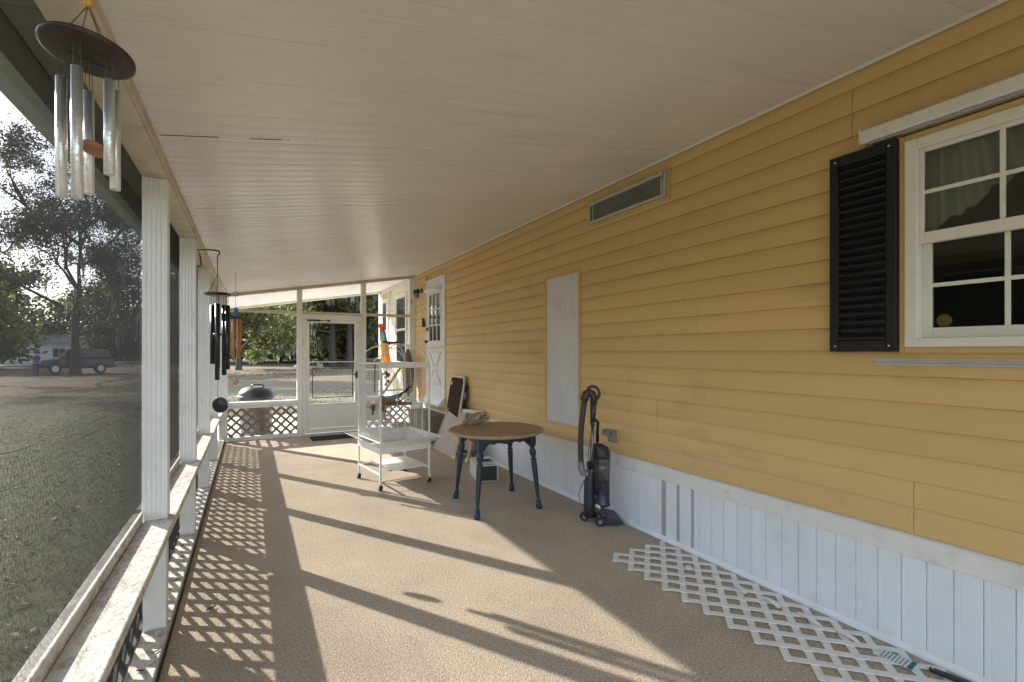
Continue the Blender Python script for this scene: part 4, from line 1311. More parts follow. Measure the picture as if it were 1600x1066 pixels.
b = MB(); b.box(-0.15, 0.286, -0.29, 0.30, 0.188, 0.205); sh = b.build('shelf', M['white'], cage, local=True, bev=0.003)
b = MB(); b.box(-0.164, -0.1505, -0.29, 0.30, 0.186, 0.206); b.build('shelf_edge', M['beige_d'], sh, local=True)
b = MB()
b.box(-hx - 0.006, hx + 0.006, -hy - 0.012, -hy - 0.006, 0.40, 0.468); b.box(-hx - 0.006, hx + 0.006, hy + 0.006, hy + 0.012, 0.40, 0.468)
b.box(-hx - 0.012, -hx - 0.006, -hy - 0.012, hy + 0.012, 0.40, 0.468); b.box(hx + 0.006, hx + 0.012, -hy - 0.012, hy + 0.012, 0.40, 0.468)
b.box(-hx - 0.005, hx + 0.005, -hy - 0.005, hy + 0.005, 0.415, 0.423)
b.build('tray', M['cage_white'], cage, local=True)
e = 0.125
def flare(name, P):
    n_ = (Vector(P[1]) - Vector(P[0])).cross(Vector(P[3]) - Vector(P[0])).normalized() * 0.003
    vs = [Vector(p) for p in P] + [Vector(p) + n_ for p in P]
    b = MB(); b.add(vs, [(0, 3, 2, 1), (4, 5, 6, 7), (0, 1, 5, 4), (1, 2, 6, 5), (2, 3, 7, 6), (3, 0, 4, 7)]); b.build(name, M['cage_white'], cage, local=True)
zi, zo = 0.470, 0.540
A = [(-hx - 0.01, -hy - 0.01, zi), (hx + 0.01, -hy - 0.01, zi), (hx + 0.01, hy + 0.01, zi), (-hx - 0.01, hy + 0.01, zi)]
B = [(-hx - e, -hy - e, zo), (hx + e, -hy - e, zo), (hx + e, hy + e, zo), (-hx - e, hy + e, zo)]
for i in range(4): flare('seed_guard', [A[i], A[(i + 1) % 4], B[(i + 1) % 4], B[i]])
ZB, ZT = 0.512, 1.385
b = MB()
for sx in (-1, 1):
    for sy in (-1, 1): b.box(sx * hx - 0.008, sx * hx + 0.008, sy * hy - 0.008, sy * hy + 0.008, 0.5005, ZT)
for sy in (-1, 1):
    b.box(-hx + 0.0085, hx - 0.0085, sy * hy - 0.007, sy * hy + 0.007, ZT - (0.055 if sy < 0 else 0.016), ZT - 0.001); b.box(-hx + 0.0085, hx - 0.0085, sy * hy - 0.006, sy * hy + 0.006, ZB, ZB + 0.014)
for sx in (-1, 1):
    b.box(sx * hx - 0.006, sx * hx + 0.006, -hy + 0.0085, hy - 0.0085, ZT - 0.016, ZT - 0.0015); b.box(sx * hx - 0.006, sx * hx + 0.006, -hy + 0.0085, hy - 0.0085, ZB, ZB + 0.014)
b.box(-hx + 0.009, hx - 0.009, hy - 0.005, hy + 0.005, 1.02, 1.04)
b.build('body_frame', M['cage_white'], cage, local=True)
# wires: thinner than a pixel, so one part per side
def wires(name, fn):
    b = MB(); fn(b); o = b.build(name, M['cage_white'], cage, local=True); o['kind'] = 'stuff'
def side(x):
    def f(b):
        z = ZB + 0.03
        while z < ZT - 0.03: b.tube([(x, -hy + 0.005, z), (x, hy - 0.005, z)], 0.0016, 4, False); z += 0.024
        for i in range(1, 4): b.tube([(x, -hy + 2 * hy * i / 4, ZB + 0.01), (x, -hy + 2 * hy * i / 4, ZT - 0.01)], 0.002, 4, False)
    return f
def lside(b):
    y = -hy + 0.02
    while y < hy - 0.01: b.tube([(-hx, y, ZB + 0.01), (-hx, y, ZT - 0.01)], 0.0017, 4, False); y += 0.0165
    for i in range(1, 4): b.tube([(-hx, -hy, ZB + (ZT - ZB) * i / 4), (-hx, hy, ZB + (ZT - ZB) * i / 4)], 0.002, 4, False)
def back(b):
    z = ZB + 0.03
    while z < ZT - 0.03: b.tube([(-hx, hy, z), (hx, hy, z)], 0.0017, 4, False); z += 0.024
    for i in range(1, 4): b.tube([(-hx + 2 * hx * i / 4, hy, ZB + 0.01), (-hx + 2 * hx * i / 4, hy, ZT - 0.01)], 0.002, 4, False)
wires('right_wires', side(hx)); wires('left_wires', lside); wires('back_wires', back)
def grate(b):
    for i in range(1, 24): b.tube([(-hx + 2 * hx * i / 24, -hy, 0.545), (-hx + 2 * hx * i / 24, hy, 0.545)], 0.0014, 4, False)
    for i in range(1, 4): b.tube([(-hx, -hy + 2 * hy * i / 4, 0.543), (hx, -hy + 2 * hy * i / 4, 0.543)], 0.003, 4, False)
wires('floor_grate', grate)
for x in (-0.10, 0.11, 0.20):
    b = MB(); b.tube([(x, -hy, ZB + 0.012), (x, -hy, ZT - 0.05 if x < 0.15 else 1.0)], 0.0032, 6); b.build('front_bar', M['cage_white'], cage, local=True)
for sx, sy in ((-1, -1), (1, -1), (-1, 1), (1, 1)):
    pts = []
    for i in range(13):
        t = i / 12
        a = t * math.pi / 2
        k_ = math.cos(a)
        pts.append((sx * (hx - 0.004) * k_, sy * (hy - 0.004) * k_, ZT - 0.005 + 0.225 * math.sin(a)))
    b = MB(); b.tube(pts, 0.006, 8); b.build('dome_rib', M['cage_white'], cage, local=True)
for s_ in (-1, 1):
    pts = [(hx * 0.98 * math.cos(math.pi * i / 16), s_ * hy, ZT + 0.19 * math.sin(math.pi * i / 16)) for i in range(17)]
    b = MB(); b.tube(pts, 0.0045, 6); b.build('dome_arch', M['cage_white'], cage, local=True)
b = MB(); b.tube([(-0.26, -0.05, ZT + 0.02), (0.02, 0.0, ZT + 0.215)], 0.006, 6); b.build('dome_strut', M['cage_white'], cage, local=True)
b = MB(); b.tube([(-0.13, 0.0, ZT + 0.246), (-0.06, 0.01, ZT + 0.228), (0.03, 0.0, ZT + 0.234), (0.12, -0.01, ZT + 0.222)], [0.010, 0.014, 0.012, 0.009], 8); b.build('top_perch', M['dark_wood'], cage, local=True)
b = MB(); b.tube([(-0.24, -0.24, 1.03), (0.14, 0.10, 1.33)], 0.014, 8); b.build('ladder_perch', M['cream'], cage, local=True)
b = MB(); b.tube([(-hx - 0.012, -0.20, ZT - 0.01), (-hx - 0.014, -0.20, ZT - 0.33)], 0.005, 6); b.build('door_rod', M['dark_metal'], cage, local=True)
b = MB(); b.box(-hx - 0.03, -hx - 0.008, -0.19, -0.13, 0.86, 0.92); b.tube([(-hx - 0.02, -0.16, 0.86), (-hx - 0.02, -0.15, 0.81)], 0.010, 8); b.tube([(-hx - 0.015, 0.02, 0.885), (-hx - 0.015, -0.12, 0.885)], 0.005, 6); b.build('door_latch', M['dark_metal'], cage, local=True)
for (x, y) in ((0.19, -0.26), (0.24, 0.1)):
    b = MB(); b.lathe([(0.0, 0.0), (0.035, 0.0), (0.048, 0.055), (0.044, 0.055), (0.032, 0.006), (0.0, 0.006)], (x, y, 0.86), 16); b.build('food_cup', M['cage_white'], cage, local=True)

def cage_thing(name, p, label):
    return thing(name, cg(p), label, 'bird toy', 'toys and perches inside the bird cage', rz=CA)
t = cage_thing('hanging_toy', (-0.13, -0.10, 1.30), 'brown and white knotted toy hanging high inside the bird cage')
b = MB(); b.tube([(0, 0, 0.075), (0, 0, -0.15)], 0.003, 5); b.build('chain', M['string'], t, local=True)
for i, (dx, dz, r_) in enumerate(((-0.045, -0.045, 0.02), (0.0, -0.035, 0.026), (0.03, -0.06, 0.028), (-0.01, -0.085, 0.022), (0.025, -0.13, 0.022), (0.0, -0.165, 0.02))):
    b = MB(); b.ell((dx, 0.01 * (i % 3), dz), r_, r_ * 0.8, r_ * 0.75, 10, 6, Matrix.Rotation(i * 1.1, 3, 'Y')); b.build('wood_bead', M['bark_toy'] if i % 3 else M['cream'], t, local=True)
t = cage_thing('rope_perch', (0.02, -0.05, 1.00), 'teal rope perch with a dark wooden end across the middle of the cage')
b = MB(); b.tube([(-0.17, 0.0, -0.035), (-0.06, 0.0, -0.03), (0.04, 0.0, 0.0)], [0.026, 0.032, 0.024], 10); b.build('rope', M['teal_rope'], t, local=True)
b = MB(); b.tube([(0.03, 0.0, 0.0), (0.10, 0.01, 0.035), (0.18, 0.02, 0.10)], [0.020, 0.016, 0.012], 8); b.build('branch', M['dark_wood'], t, local=True)
t = cage_thing('perch_shelf', (-0.06, -0.02, 0.90), 'chewed brown wooden perch platform low inside the cage')
for i in range(3):
    b = MB(); b.box(-0.20, 0.24 - 0.03 * i, -0.10 + 0.07 * i, -0.04 + 0.07 * i, -0.012, 0.012); b.build('plank', M['bark_toy'], t, local=True, bev=0.004)
b = MB(); b.tube([(-0.21, -0.10, 0.02), (-0.05, -0.06, 0.05), (0.1, -0.08, 0.02)], [0.016, 0.02, 0.014], 8); b.build('branch', M['bark_toy'], t, local=True)
t = cage_thing('wood_block_toy', (-0.235, -0.22, 1.02), 'brown toy of stacked wood blocks in the near left corner of the cage')
for i in range(6):
    b = MB(); b.box(-0.03, 0.03, -0.025, 0.025, -0.03 * i - 0.024, -0.03 * i); o = b.build('wood_block', M['bark_toy'], t, local=True, bev=0.004); o.rotation_euler = (0, 0, 0.5 * i)
t = cage_thing('ring_toy', (0.13, -0.12, 0.99), 'white plastic ring toy of three discs in the right half of the cage')
for (dx, dz) in ((-0.045, 0.01), (0.045, 0.012), (0.0, -0.035)):
    b = MB(); pts = [(dx + 0.022 * math.cos(2 * math.pi * i / 14), 0.0, dz + 0.022 * math.sin(2 * math.pi * i / 14)) for i in range(15)]; b.tube(pts, 0.011, 8, False); b.build('ring', M['white'], t, local=True)
b = MB(); b.tube([(0, 0, 0.0), (0.0, 0.02, 0.30)], 0.003, 5); b.build('cord', M['string'], t, local=True)

# ================================================================== ROUND TABLE
TC = Vector((2.135, 4.215, 0))
tab = thing('round_table', TC, 'round oak topped table with four turned navy blue legs', 'table')
b = MB(); b.lathe([(0.0, 0.712), (0.435, 0.712), (0.452, 0.716), (0.468, 0.727), (0.4725, 0.737), (0.466, 0.7445), (0.452, 0.7465)], (TC.x, TC.y, 0), 72)
tt = b.build('tabletop', M['oak_edge'], tab)
nb = 6
for i in range(nb):        # planks of the top, each its own piece
    a0, a1 = -0.452 + 0.904 * i / nb + 0.0006, -0.452 + 0.904 * (i + 1) / nb - 0.0006
    up, dn = [], []
    for k_ in range(17):
        v = a0 + (a1 - a0) * k_ / 16
        up.append((v, math.sqrt(max(0.0, 0.452 ** 2 - v * v))))
    poly = [(v, w_) for v, w_ in up] + [(v, -w_) for v, w_ in reversed(up)]
    # drop duplicate tips
    P = []
    for q in poly:
        if not P or (abs(q[0] - P[-1][0]) + abs(q[1] - P[-1][1])) > 1e-6: P.append(q)
    th = R(35 - 90)
    P = [(TC.x + q[0] * math.cos(th) - q[1] * math.sin(th), TC.y + q[0] * math.sin(th) + q[1] * math.cos(th)) for q in P]
    b = MB(); b.prism(P, 'z', 0.7466, 0.7486 + 0.0003 * (i % 2)); b.build('plank', M['oak'], tt)
feet = [(1.851, 4.568), (1.783, 3.899), (2.489, 4.528), (2.435, 3.881)]
FC = Vector((sum(f[0] for f in feet) / 4, sum(f[1] for f in feet) / 4))
tops = [Vector((FC.x + (f[0] - FC.x) * 0.80, FC.y + (f[1] - FC.y) * 0.80)) for f in feet]
for f, tp in zip(feet, tops):
    dx, dy = tp.x - f[0], tp.y - f[1]
    def sh_(p, f=f, dx=dx, dy=dy): return (p[0] + dx * (p[2] / 0.71), p[1] + dy * (p[2] / 0.71), p[2])
    prof = [(0.014, 0.0), (0.025, 0.004), (0.030, 0.020), (0.030, 0.040), (0.023, 0.058), (0.016, 0.064), (0.0265, 0.071), (0.0265, 0.081), (0.0155, 0.088), (0.017, 0.12), (0.0245, 0.30), (0.0285, 0.44), (0.0275, 0.452),
            (0.019, 0.458), (0.031, 0.467), (0.031, 0.477), (0.019, 0.485), (0.026, 0.505), (0.034, 0.535), (0.032, 0.560), (0.019, 0.583), (0.0195, 0.588), (0.031, 0.594), (0.031, 0.602), (0.023, 0.608)]
    b = MB(); b.lathe(prof, (f[0], f[1], 0), 18, sh_)
    x, y = f[0] + dx * 0.92, f[1] + dy * 0.92
    b.box(x - 0.032, x + 0.032, y - 0.032, y + 0.032, 0.608, 0.711)
    b.build('leg', M['navy'], tab)
order = [0, 1, 3, 2]
for i in range(4):
    p, q = tops[order[i]], tops[order[(i + 1) % 4]]
    d = (q - p); L_ = d.length; d.normalize()
    a0, a1 = 0.03, L_ - 0.03
    prof = []
    n_ = 28
    for k_ in range(n_ + 1):
        u = k_ / n_
        w_ = abs(u - 0.5) * 2
        zz = 0.655
        if w_ > 0.75: zz = 0.655 - 0.035 * (0.5 - 0.5 * math.cos((w_ - 0.75) / 0.25 * math.pi))
        elif w_ > 0.45: zz = 0.655 - 0.012 * math.sin((w_ - 0.45) / 0.30 * math.pi)
        else: zz = 0.655 - 0.014 * (0.5 + 0.5 * math.cos(w_ / 0.45 * math.pi))
        prof.append((a0 + (a1 - a0) * u, zz))
    poly = prof + [(a1, 0.710), (a0, 0.710)]
    nn = Vector((-d.y, d.x))
    vs = []
    for s_ in (-0.011, 0.011):
        for u, zz in poly: vs.append((p.x + d.x * u + nn.x * s_, p.y + d.y * u + nn.y * s_, zz))
    m_ = len(poly)
    b = MB(); fs = [(k_, k_ + m_, (k_ + 1) % m_ + m_, (k_ + 1) % m_) for k_ in range(m_)]
    for k_ in range(n_):       # faces as strips so that the wavy edge stays clean
        pass
    b.add(vs, fs)
    top_i = [n_ + 1, n_ + 2]
    for base in (0, m_):
        for k_ in range(n_):
            u0, u1 = poly[k_][0], poly[k_ + 1][0]
        b.f.append(tuple(base + k_ for k_ in range(m_))); b.sm.append(False)
    b.build('apron', M['navy'], tab)

def glove(name, loc, rz, label, flip=1, pitch=0.0):
    g = MB()
    g.ell((0, 0, 0.022), 0.058, 0.048, 0.02, 14, 8)
    g.ell((-0.05, 0.0, 0.024), 0.05, 0.043, 0.022, 12, 8)
    for i, (yy, ln, sp) in enumerate(((-0.036, 0.068, -0.18), (-0.012, 0.082, -0.05), (0.013, 0.078, 0.06), (0.036, 0.060, 0.2))):
        q = [(0.045, yy, 0.022), (0.045 + ln * 0.5, yy + sp * ln * 0.5, 0.030), (0.045 + ln, yy + sp * ln, 0.016)]
        g.tube(q, [0.014, 0.0135, 0.009], 8)
    g.tube([(-0.02, -0.04 * flip, 0.022), (0.015, -0.072 * flip, 0.028), (0.05, -0.080 * flip, 0.02)], [0.017, 0.015, 0.010], 8)
    o = g.build(name, M['tan_cloth'])
    o.location = loc; o.rotation_euler = (0, pitch, rz)
    md = o.modifiers.new("remesh", 'REMESH'); md.mode = 'VOXEL'; md.voxel_size = 0.006; md.use_smooth_shade = True
    return tag(o, label, 'glove', 'pair of work gloves on the table')
glove('work_glove', (2.045, 4.60, 0.79), R(-22), 'worn tan work glove propped uppermost at the far left edge of the round table', 1, R(-30))
glove('work_glove', (2.10, 4.545, 0.757), R(-30), 'worn tan work glove lying lower and in front of the other glove', -1, R(-17))

# ================================================================== THINGS LEANING AT THE WALL, CARTON
def lean_frame(p0, p1, top_x, top_z):
    """frame of a board standing on edge p0-p1 and leaning towards +x"""
    o_ = Vector((p0[0], p0[1], 0.0)); u = Vector((p1[0] - p0[0], p1[1] - p0[1], 0.0)); L_ = u.length; u.normalize()
    v = Vector((top_x - (p0[0] + p1[0]) / 2, 0, top_z)); v = v - u * v.dot(u); H_ = v.length; v.normalize()
    n_ = u.cross(v)
    if n_.x > 0: n_ = -n_
    return o_, u, v, n_, L_, H_
def slab(b, F, u0, u1, v0, v1, n0, n1):
    o_, u, v, n_ = F[:4]
    P = lambda a, c, d: o_ + u * a + v * c + n_ * d
    vs = [P(u0, v0, n0), P(u1, v0, n0), P(u1, v1, n0), P(u0, v1, n0), P(u0, v0, n1), P(u1, v0, n1), P(u1, v1, n1), P(u0, v1, n1)]
    b.add(vs, [(0, 3, 2, 1), (4, 5, 6, 7), (0, 1, 5, 4), (1, 2, 6, 5), (2, 3, 7, 6), (3, 0, 4, 7)])
def rrect(u0, u1, v0, v1, r, n=6):
    P = []
    for (cx_, cy_, a0) in ((u1 - r, v1 - r, 0), (u0 + r, v1 - r, 90), (u0 + r, v0 + r, 180), (u1 - r, v0 + r, 270)):
        for i in range(n + 1):
            a = R(a0 + 90 * i / n); P.append((cx_ + r * math.cos(a), cy_ + r * math.sin(a)))
    return P
def fprism(b, F, poly, n0, n1):
    o_, u, v, n_ = F[:4]
    m_ = len(poly)
    vs = [o_ + u * p[0] + v * p[1] + n_ * n0 for p in poly] + [o_ + u * p[0] + v * p[1] + n_ * n1 for p in poly]
    b.add(vs, [tuple(range(m_)), tuple(range(2 * m_ - 1, m_ - 1, -1))] + [(i, i + m_, (i + 1) % m_ + m_, (i + 1) % m_) for i in range(m_)])

F = lean_frame((2.66, 7.22), (2.64, 6.62), 2.84, 1.14)
t = thing('folded_table', (2.65, 6.9, 0), 'folded table with dark brown rounded top and cream rim against the yellow wall', 'folding table')
b = MB(); fprism(b, F, rrect(0.0, 0.60, 0.02, F[5], 0.09), -0.022, 0.0); b.build('rim', M['cream'], t, bev=0.004)
b = MB(); fprism(b, F, rrect(0.032, 0.568, 0.052, F[5] - 0.034, 0.07), 0.0004, 0.006); b.build('padded_top', M['brown_vinyl'], t)
b = MB(); slab(b, F, 0.55, 0.60, 0.15, F[5] - 0.12, -0.075, -0.024); slab(b, F, 0.02, 0.06, 0.15, F[5] - 0.12, -0.075, -0.024); b.build('folded_leg', M['black'], t, bev=0.004)
b = MB(); slab(b, F, 0.575, 0.625, 0.82, 0.92, -0.06, -0.024); slab(b, F, 0.58, 0.62, 0.60, 0.66, -0.06, -0.024); b.build('hinge', M['grey_p'], t, bev=0.004)
b = MB(); q = F[0] + F[1] * 0.10 + F[2] * (F[5] - 0.13) + F[3] * 0.008; b.ell(q, 0.012, 0.03, 0.03, 10, 6); b.build('latch', M['alu'], t)

F = lean_frame((2.50, 7.12), (2.50, 6.30), 2.78, 0.66)
t = thing('leaning_board', (2.50, 6.7, 0), 'large plain beige board leaning on edge behind the round table', 'board')
b = MB(); slab(b, F, 0.0, F[4], 0.005, F[5], -0.03, 0.0); b.build('panel', M['beige'], t, bev=0.005)
b = MB(); slab(b, F, 0.0, 0.03, 0.006, F[5], 0.0005, 0.010); slab(b, F, 0.031, F[4], F[5] - 0.035, F[5], 0.0005, 0.010); b.build('raised_edge', M['beige'], t, bev=0.002)
F = lean_frame((2.50, 6.24), (2.60, 5.94), 2.80, 0.66)
t = thing('folded_tray_table', (2.5, 6.1, 0), 'small folded tan tray table with cream feet leaning in front of the beige board', 'tray table')
b = MB(); slab(b, F, -0.03, F[4] + 0.01, 0.16, F[5] - 0.03, -0.028, -0.004); b.build('tray_top', M['beige_d'], t, bev=0.004)
for a in (0.0, F[4] - 0.05):
    b = MB(); slab(b, F, a, a + 0.045, 0.05, F[5], 0.0, 0.03); l_ = b.build('leg', M['beige'], t, bev=0.003)
    b = MB(); slab(b, F, a - 0.006, a + 0.05, 0.0, 0.055, -0.006, 0.036); b.build('foot', M['cream'], l_, bev=0.004)
b = MB(); slab(b, F, -0.03, F[4] + 0.03, F[5] - 0.03, F[5] + 0.02, -0.03, 0.036); b.build('top_rail', M['cream'], t, bev=0.004)
b = MB(); slab(b, F, 0.046, F[4] - 0.051, 0.09, 0.115, 0.004, 0.024); b.build('cross_bar', M['dark_metal'], t)

t = thing('carton', (2.43, 5.12, 0), 'white printed carton with a dark open front, on the carpet behind the table legs', 'carton')
ct_u = Vector((0.97, -0.24, 0)); ct_v = Vector((0.24, 0.97, 0)); ct_o = Vector((2.285, 4.985, 0))
FF = (ct_o, ct_u, ct_v, Vector((0, 0, 1)))
w_, l_, h_ = 0.25, 0.50, 0.185
b = MB()
slab(b, FF, 0, 0.006, 0, l_, 0.001, h_); slab(b, FF, w_ - 0.006, w_, 0, l_, 0.001, h_); slab(b, FF, 0.006, w_ - 0.006, l_ - 0.006, l_, 0.001, h_)
slab(b, FF, 0.006, w_ - 0.006, 0.001, l_ - 0.006, 0.001, 0.006)
slab(b, FF, 0, w_, 0, l_, h_ + 0.0005, h_ + 0.006)
b.build('shell', M['carton'], t)
b = MB(); slab(b, FF, 0.0065, w_ - 0.0065, 0.06, 0.07, 0.0065, h_ - 0.0005); b.build('dark_inside', M['ink'], t)
b = MB(); slab(b, FF, 0.006, w_ - 0.006, -0.004, 0.002, 0.001, 0.022); b.build('front_lip', M['beige_d'], t)
b = MB()
fprism(b, FF, [(0.10, 0.36), (0.22, 0.36), (0.235, 0.20), (0.115, 0.20)], h_ + 0.0062, h_ + 0.0068); slab(b, FF, 0.12, 0.22, 0.04, 0.065, h_ + 0.0062, h_ + 0.0068); slab(b, FF, 0.03, 0.07, 0.12, 0.135, h_ + 0.0062, h_ + 0.0068)
for i in range(5): slab(b, FF, 0.10 + 0.022 * i, 0.114 + 0.022 * i, 0.12, 0.14, h_ + 0.0062, h_ + 0.0068)
b.build('printed_patch', M['ink'], t)

# ================================================================== VACUUM CLEANER (local: x right, y away, z up; turned to face the room)
VC = Vector((2.664, 3.323, 0))
vac = thing('vacuum_cleaner', VC, 'purple grey upright vacuum cleaner with hose and clear bin, by the white skirting', 'vacuum cleaner', rz=R(-28.8))
def vb(b, name, m, parent=None, bev=0.0): return b.build(name, M[m], parent or vac, local=True, bev=bev)
b = MB(); b.prism([(0.0, 0.012), (0.20, 0.012), (0.215, 0.03), (0.205, 0.06), (0.10, 0.085), (0.0, 0.09)], 'y', -0.09, 0.15); fh = vb(b, 'floor_head', 'purple', bev=0.01)
b = MB(); b.box(0.195, 0.222, -0.092, 0.152, 0.02, 0.04); vb(b, 'bumper', 'hose', fh, 0.004)
for (x, y) in ((-0.09, 0.05), (0.025, -0.085), (0.02, 0.12)):
    b = MB(); b.tube([(x, y - 0.018, 0.04), (x, y + 0.018, 0.04)], 0.04, 20); wl = vb(b, 'wheel', 'black', None, 0.005)
    b = MB(); b.tube([(x, y - 0.020, 0.04), (x, y + 0.020, 0.04)], 0.018, 14); vb(b, 'hub', 'grey_p', wl)
b = MB(); b.tube([(-0.045, 0.02, 0.05), (-0.05, 0.02, 0.16), (-0.052, 0.02, 0.34), (-0.035, 0.02, 0.44), (-0.03, 0.02, 0.52)], [0.048, 0.05, 0.044, 0.036, 0.03], 14); vb(b, 'spine', 'purple')
b = MB(); b.lathe([(0.0, 0.145), (0.07, 0.145), (0.078, 0.155), (0.078, 0.175), (0.073, 0.185), (0.073, 0.375), (0.0, 0.375)], (0.058, 0.03, 0), 24); bl = vb(b, 'motor_housing', 'purple')
b = MB(); b.box(0.045, 0.075, -0.052, -0.042, 0.29, 0.37); b.ell((0.085, -0.04, 0.26), 0.008, 0.008, 0.01, 8, 6); vb(b, 'clip', 'black', bl)
b = MB(); b.lathe([(0.0, 0.377), (0.074, 0.377), (0.077, 0.57), (0.0, 0.57)], (0.058, 0.03, 0), 24); vb(b, 'dust_bin', 'bin_clear')
def slant(p): return (p[0], p[1], p[2] + (0.058 - p[0]) * 0.35 * max(0.0, (p[2] - 0.58) / 0.12))
b = MB(); b.lathe([(0.0, 0.572), (0.080, 0.572), (0.080, 0.60), (0.072, 0.65), (0.055, 0.682), (0.02, 0.69), (0.0, 0.69)], (0.058, 0.03, 0), 24, slant); vb(b, 'bin_lid', 'hose')
b = MB(); b.tube([(-0.03, 0.02, 0.50), (-0.022, 0.02, 0.70), (-0.018, 0.02, 0.90)], 0.0165, 12); vb(b, 'wand', 'alu')
b = MB(); b.tube([(-0.018, 0.02, 0.88), (-0.014, 0.02, 1.0), (-0.012, 0.02, 1.05)], [0.022, 0.027, 0.030], 12); hb = vb(b, 'handle_grip', 'purple')
b = MB(); pts = [(-0.012, 0.02, 1.04), (-0.010, 0.02, 1.10), (-0.022, 0.02, 1.135), (-0.05, 0.02, 1.15), (-0.075, 0.02, 1.135), (-0.09, 0.02, 1.10), (-0.092, 0.02, 1.075)]; b.tube(pts, [0.030, 0.031, 0.032, 0.034, 0.036, 0.038, 0.036], 14); vb(b, 'hose_neck', 'hose')
b = MB()
pts = [(-0.066 + 0.0, 0.02, 1.13)]
for i in range(15):
    a = math.pi * 0.92 - i * (math.pi * 1.35) / 14
    pts.append((-0.018 + 0.056 * math.cos(a), 0.02, 1.135 + 0.066 * math.sin(a) + 0.0))
pts.append((-0.006, 0.02, 1.03))
b.tube(pts, 0.0135, 10); vb(b, 'handle_loop', 'purple', hb)
b = MB(); b.box(-0.03, 0.0, -0.012, 0.0, 0.975, 0.99); b.box(-0.055, -0.02, -0.035, -0.02, 0.46, 0.475); vb(b, 'red_button', 'red', hb)
b = MB()          # ribbed hose
pts, rr_ = [], []
n_ = 64
for i in range(n_ + 1):
    u = i / n_
    pts.append((-0.092 - 0.026 * math.sin(u * math.pi * 0.75) - 0.012 * u, 0.02, 1.075 - 0.545 * u)); rr_.append(0.0265 if i % 2 else 0.0235)
b.tube(pts, rr_, 12); vb(b, 'hose', 'hose')
b = MB(); b.tube([(-0.123, 0.02, 0.535), (-0.122, 0.02, 0.48), (-0.105, 0.02, 0.435), (-0.075, 0.02, 0.425), (-0.048, 0.02, 0.45)], [0.028, 0.030, 0.031, 0.029, 0.027], 12); vb(b, 'hose_elbow', 'grey_p')
b = MB(); b.tube([(-0.055, -0.01, 0.49), (-0.058, -0.01, 0.54)], 0.022, 10); b.tube([(-0.02, -0.005, 0.86), (-0.035, -0.015, 0.90)], 0.02, 8); vb(b, 'cord_hook', 'hose')
b = MB()
for k_ in range(3):
    b.tube([(-0.03 + 0.004 * k_, -0.012, 0.885), (-0.045 + 0.012 * k_, -0.03, 0.75), (-0.07 + 0.02 * k_, -0.035, 0.60), (-0.055, -0.03, 0.47)], 0.0035, 6)
    b.tube([(0.0 + 0.014 * k_, -0.02, 0.66), (-0.015 + 0.012 * k_, -0.055, 0.50), (-0.012 + 0.01 * k_, -0.055, 0.33), (0.005 + 0.008 * k_, -0.045, 0.25)], 0.004, 6)
b.tube([(-0.08, 0.0, 0.40), (-0.12, 0.0, 0.33), (-0.145, 0.0, 0.25), (-0.13, 0.0, 0.17), (-0.09, 0.0, 0.15)], 0.0035, 6)
b.tube([(0.03, 0.06, 0.70), (0.028, 0.05, 0.80), (0.03, 0.03, 0.88), (0.01, 0.02, 0.90)], 0.014, 8)
vb(b, 'power_cord', 'black')
b = MB(); b.tube([(0.0, -0.06, 0.185), (0.03, -0.075, 0.14)], 0.018, 10); vb(b, 'tool_collar', 'alu')
b = MB(); b.tube([(0.03, -0.075, 0.14), (0.06, -0.085, 0.09), (0.08, -0.085, 0.075)], [0.024, 0.026, 0.018], 10); vb(b, 'crevice_tool', 'hose')
b = MB(); b.tube([(-0.005, -0.05, 0.27), (-0.003, -0.05, 0.20)], 0.014, 8); vb(b, 'tool_clip', 'hose')

# ================================================================== THINGS ON THE FLOOR
mat_t = thing('door_mat', (1.25, 8.87, 0), 'black ribbed door mat in front of the screen door', 'door mat')
b = MB(); b.box(0.92, 1.62, 8.66, 9.10, 0.001, 0.008); b.build('mat_base', M['black_soft'], mat_t, bev=0.002)
b = MB(); b.box(0.0, 0.66, 0.0, 0.012, 0.0, 0.004); rm = b.mesh('rib', M['black_soft'])
for i in range(20): piece('rib', rm, mat_t, (0.94, 8.672 + i * 0.0212, 0.0081))

lat = thing('lattice_sheet', (2.585, 1.6, 0), 'white plastic lattice sheet lying flat on the carpet along the skirting', 'lattice sheet')
PX, LW = 0.157, 0.038
uL, vT = 2.300, 2.722
uR, vB = uL + 3.5 * PX, vT - 17 * PX
def lat_slat(dr, c):
    """centre line u = c + dr*(v - vT), cut at the outermost crossings, ends chamfered"""
    pts = []
    for u, v in ((uL, vT + dr * (uL - c)), (uR, vT + dr * (uR - c)), (c, vT), (c + dr * (vB - vT), vB)):
        if uL - 1e-6 <= u <= uR + 1e-6 and vB - 1e-6 <= v <= vT + 1e-6 and all(math.hypot(u - p[0], v - p[1]) > 1e-4 for p in pts): pts.append((u, v))
    if len(pts) < 2: return
    p, q = Vector(pts[0]), Vector(pts[1])
    d = (q - p).normalized(); nn = Vector((-d.y, d.x))
    h = LW / 2
    p, q = p - d * h, q + d * h
    ch = 0.010
    P = [p + nn * (h - ch), p - nn * (h - ch), p + d * ch - nn * h, q - d * ch - nn * h, q - nn * (h - ch), q + nn * (h - ch), q - d * ch + nn * h, p + d * ch + nn * h]
    za, zb = (0.0025, 0.0062) if dr == 1 else (0.0063, 0.010)
    b = MB(); b.prism([(t_.x, t_.y) for t_ in P], 'z', za, zb); b.build('lattice_slat', M['lattice'], lat)
for dr in (1, -1):
    for k_ in range(-40, 41): lat_slat(dr, uL + (k_ + 0.5) * PX)
b = MB()
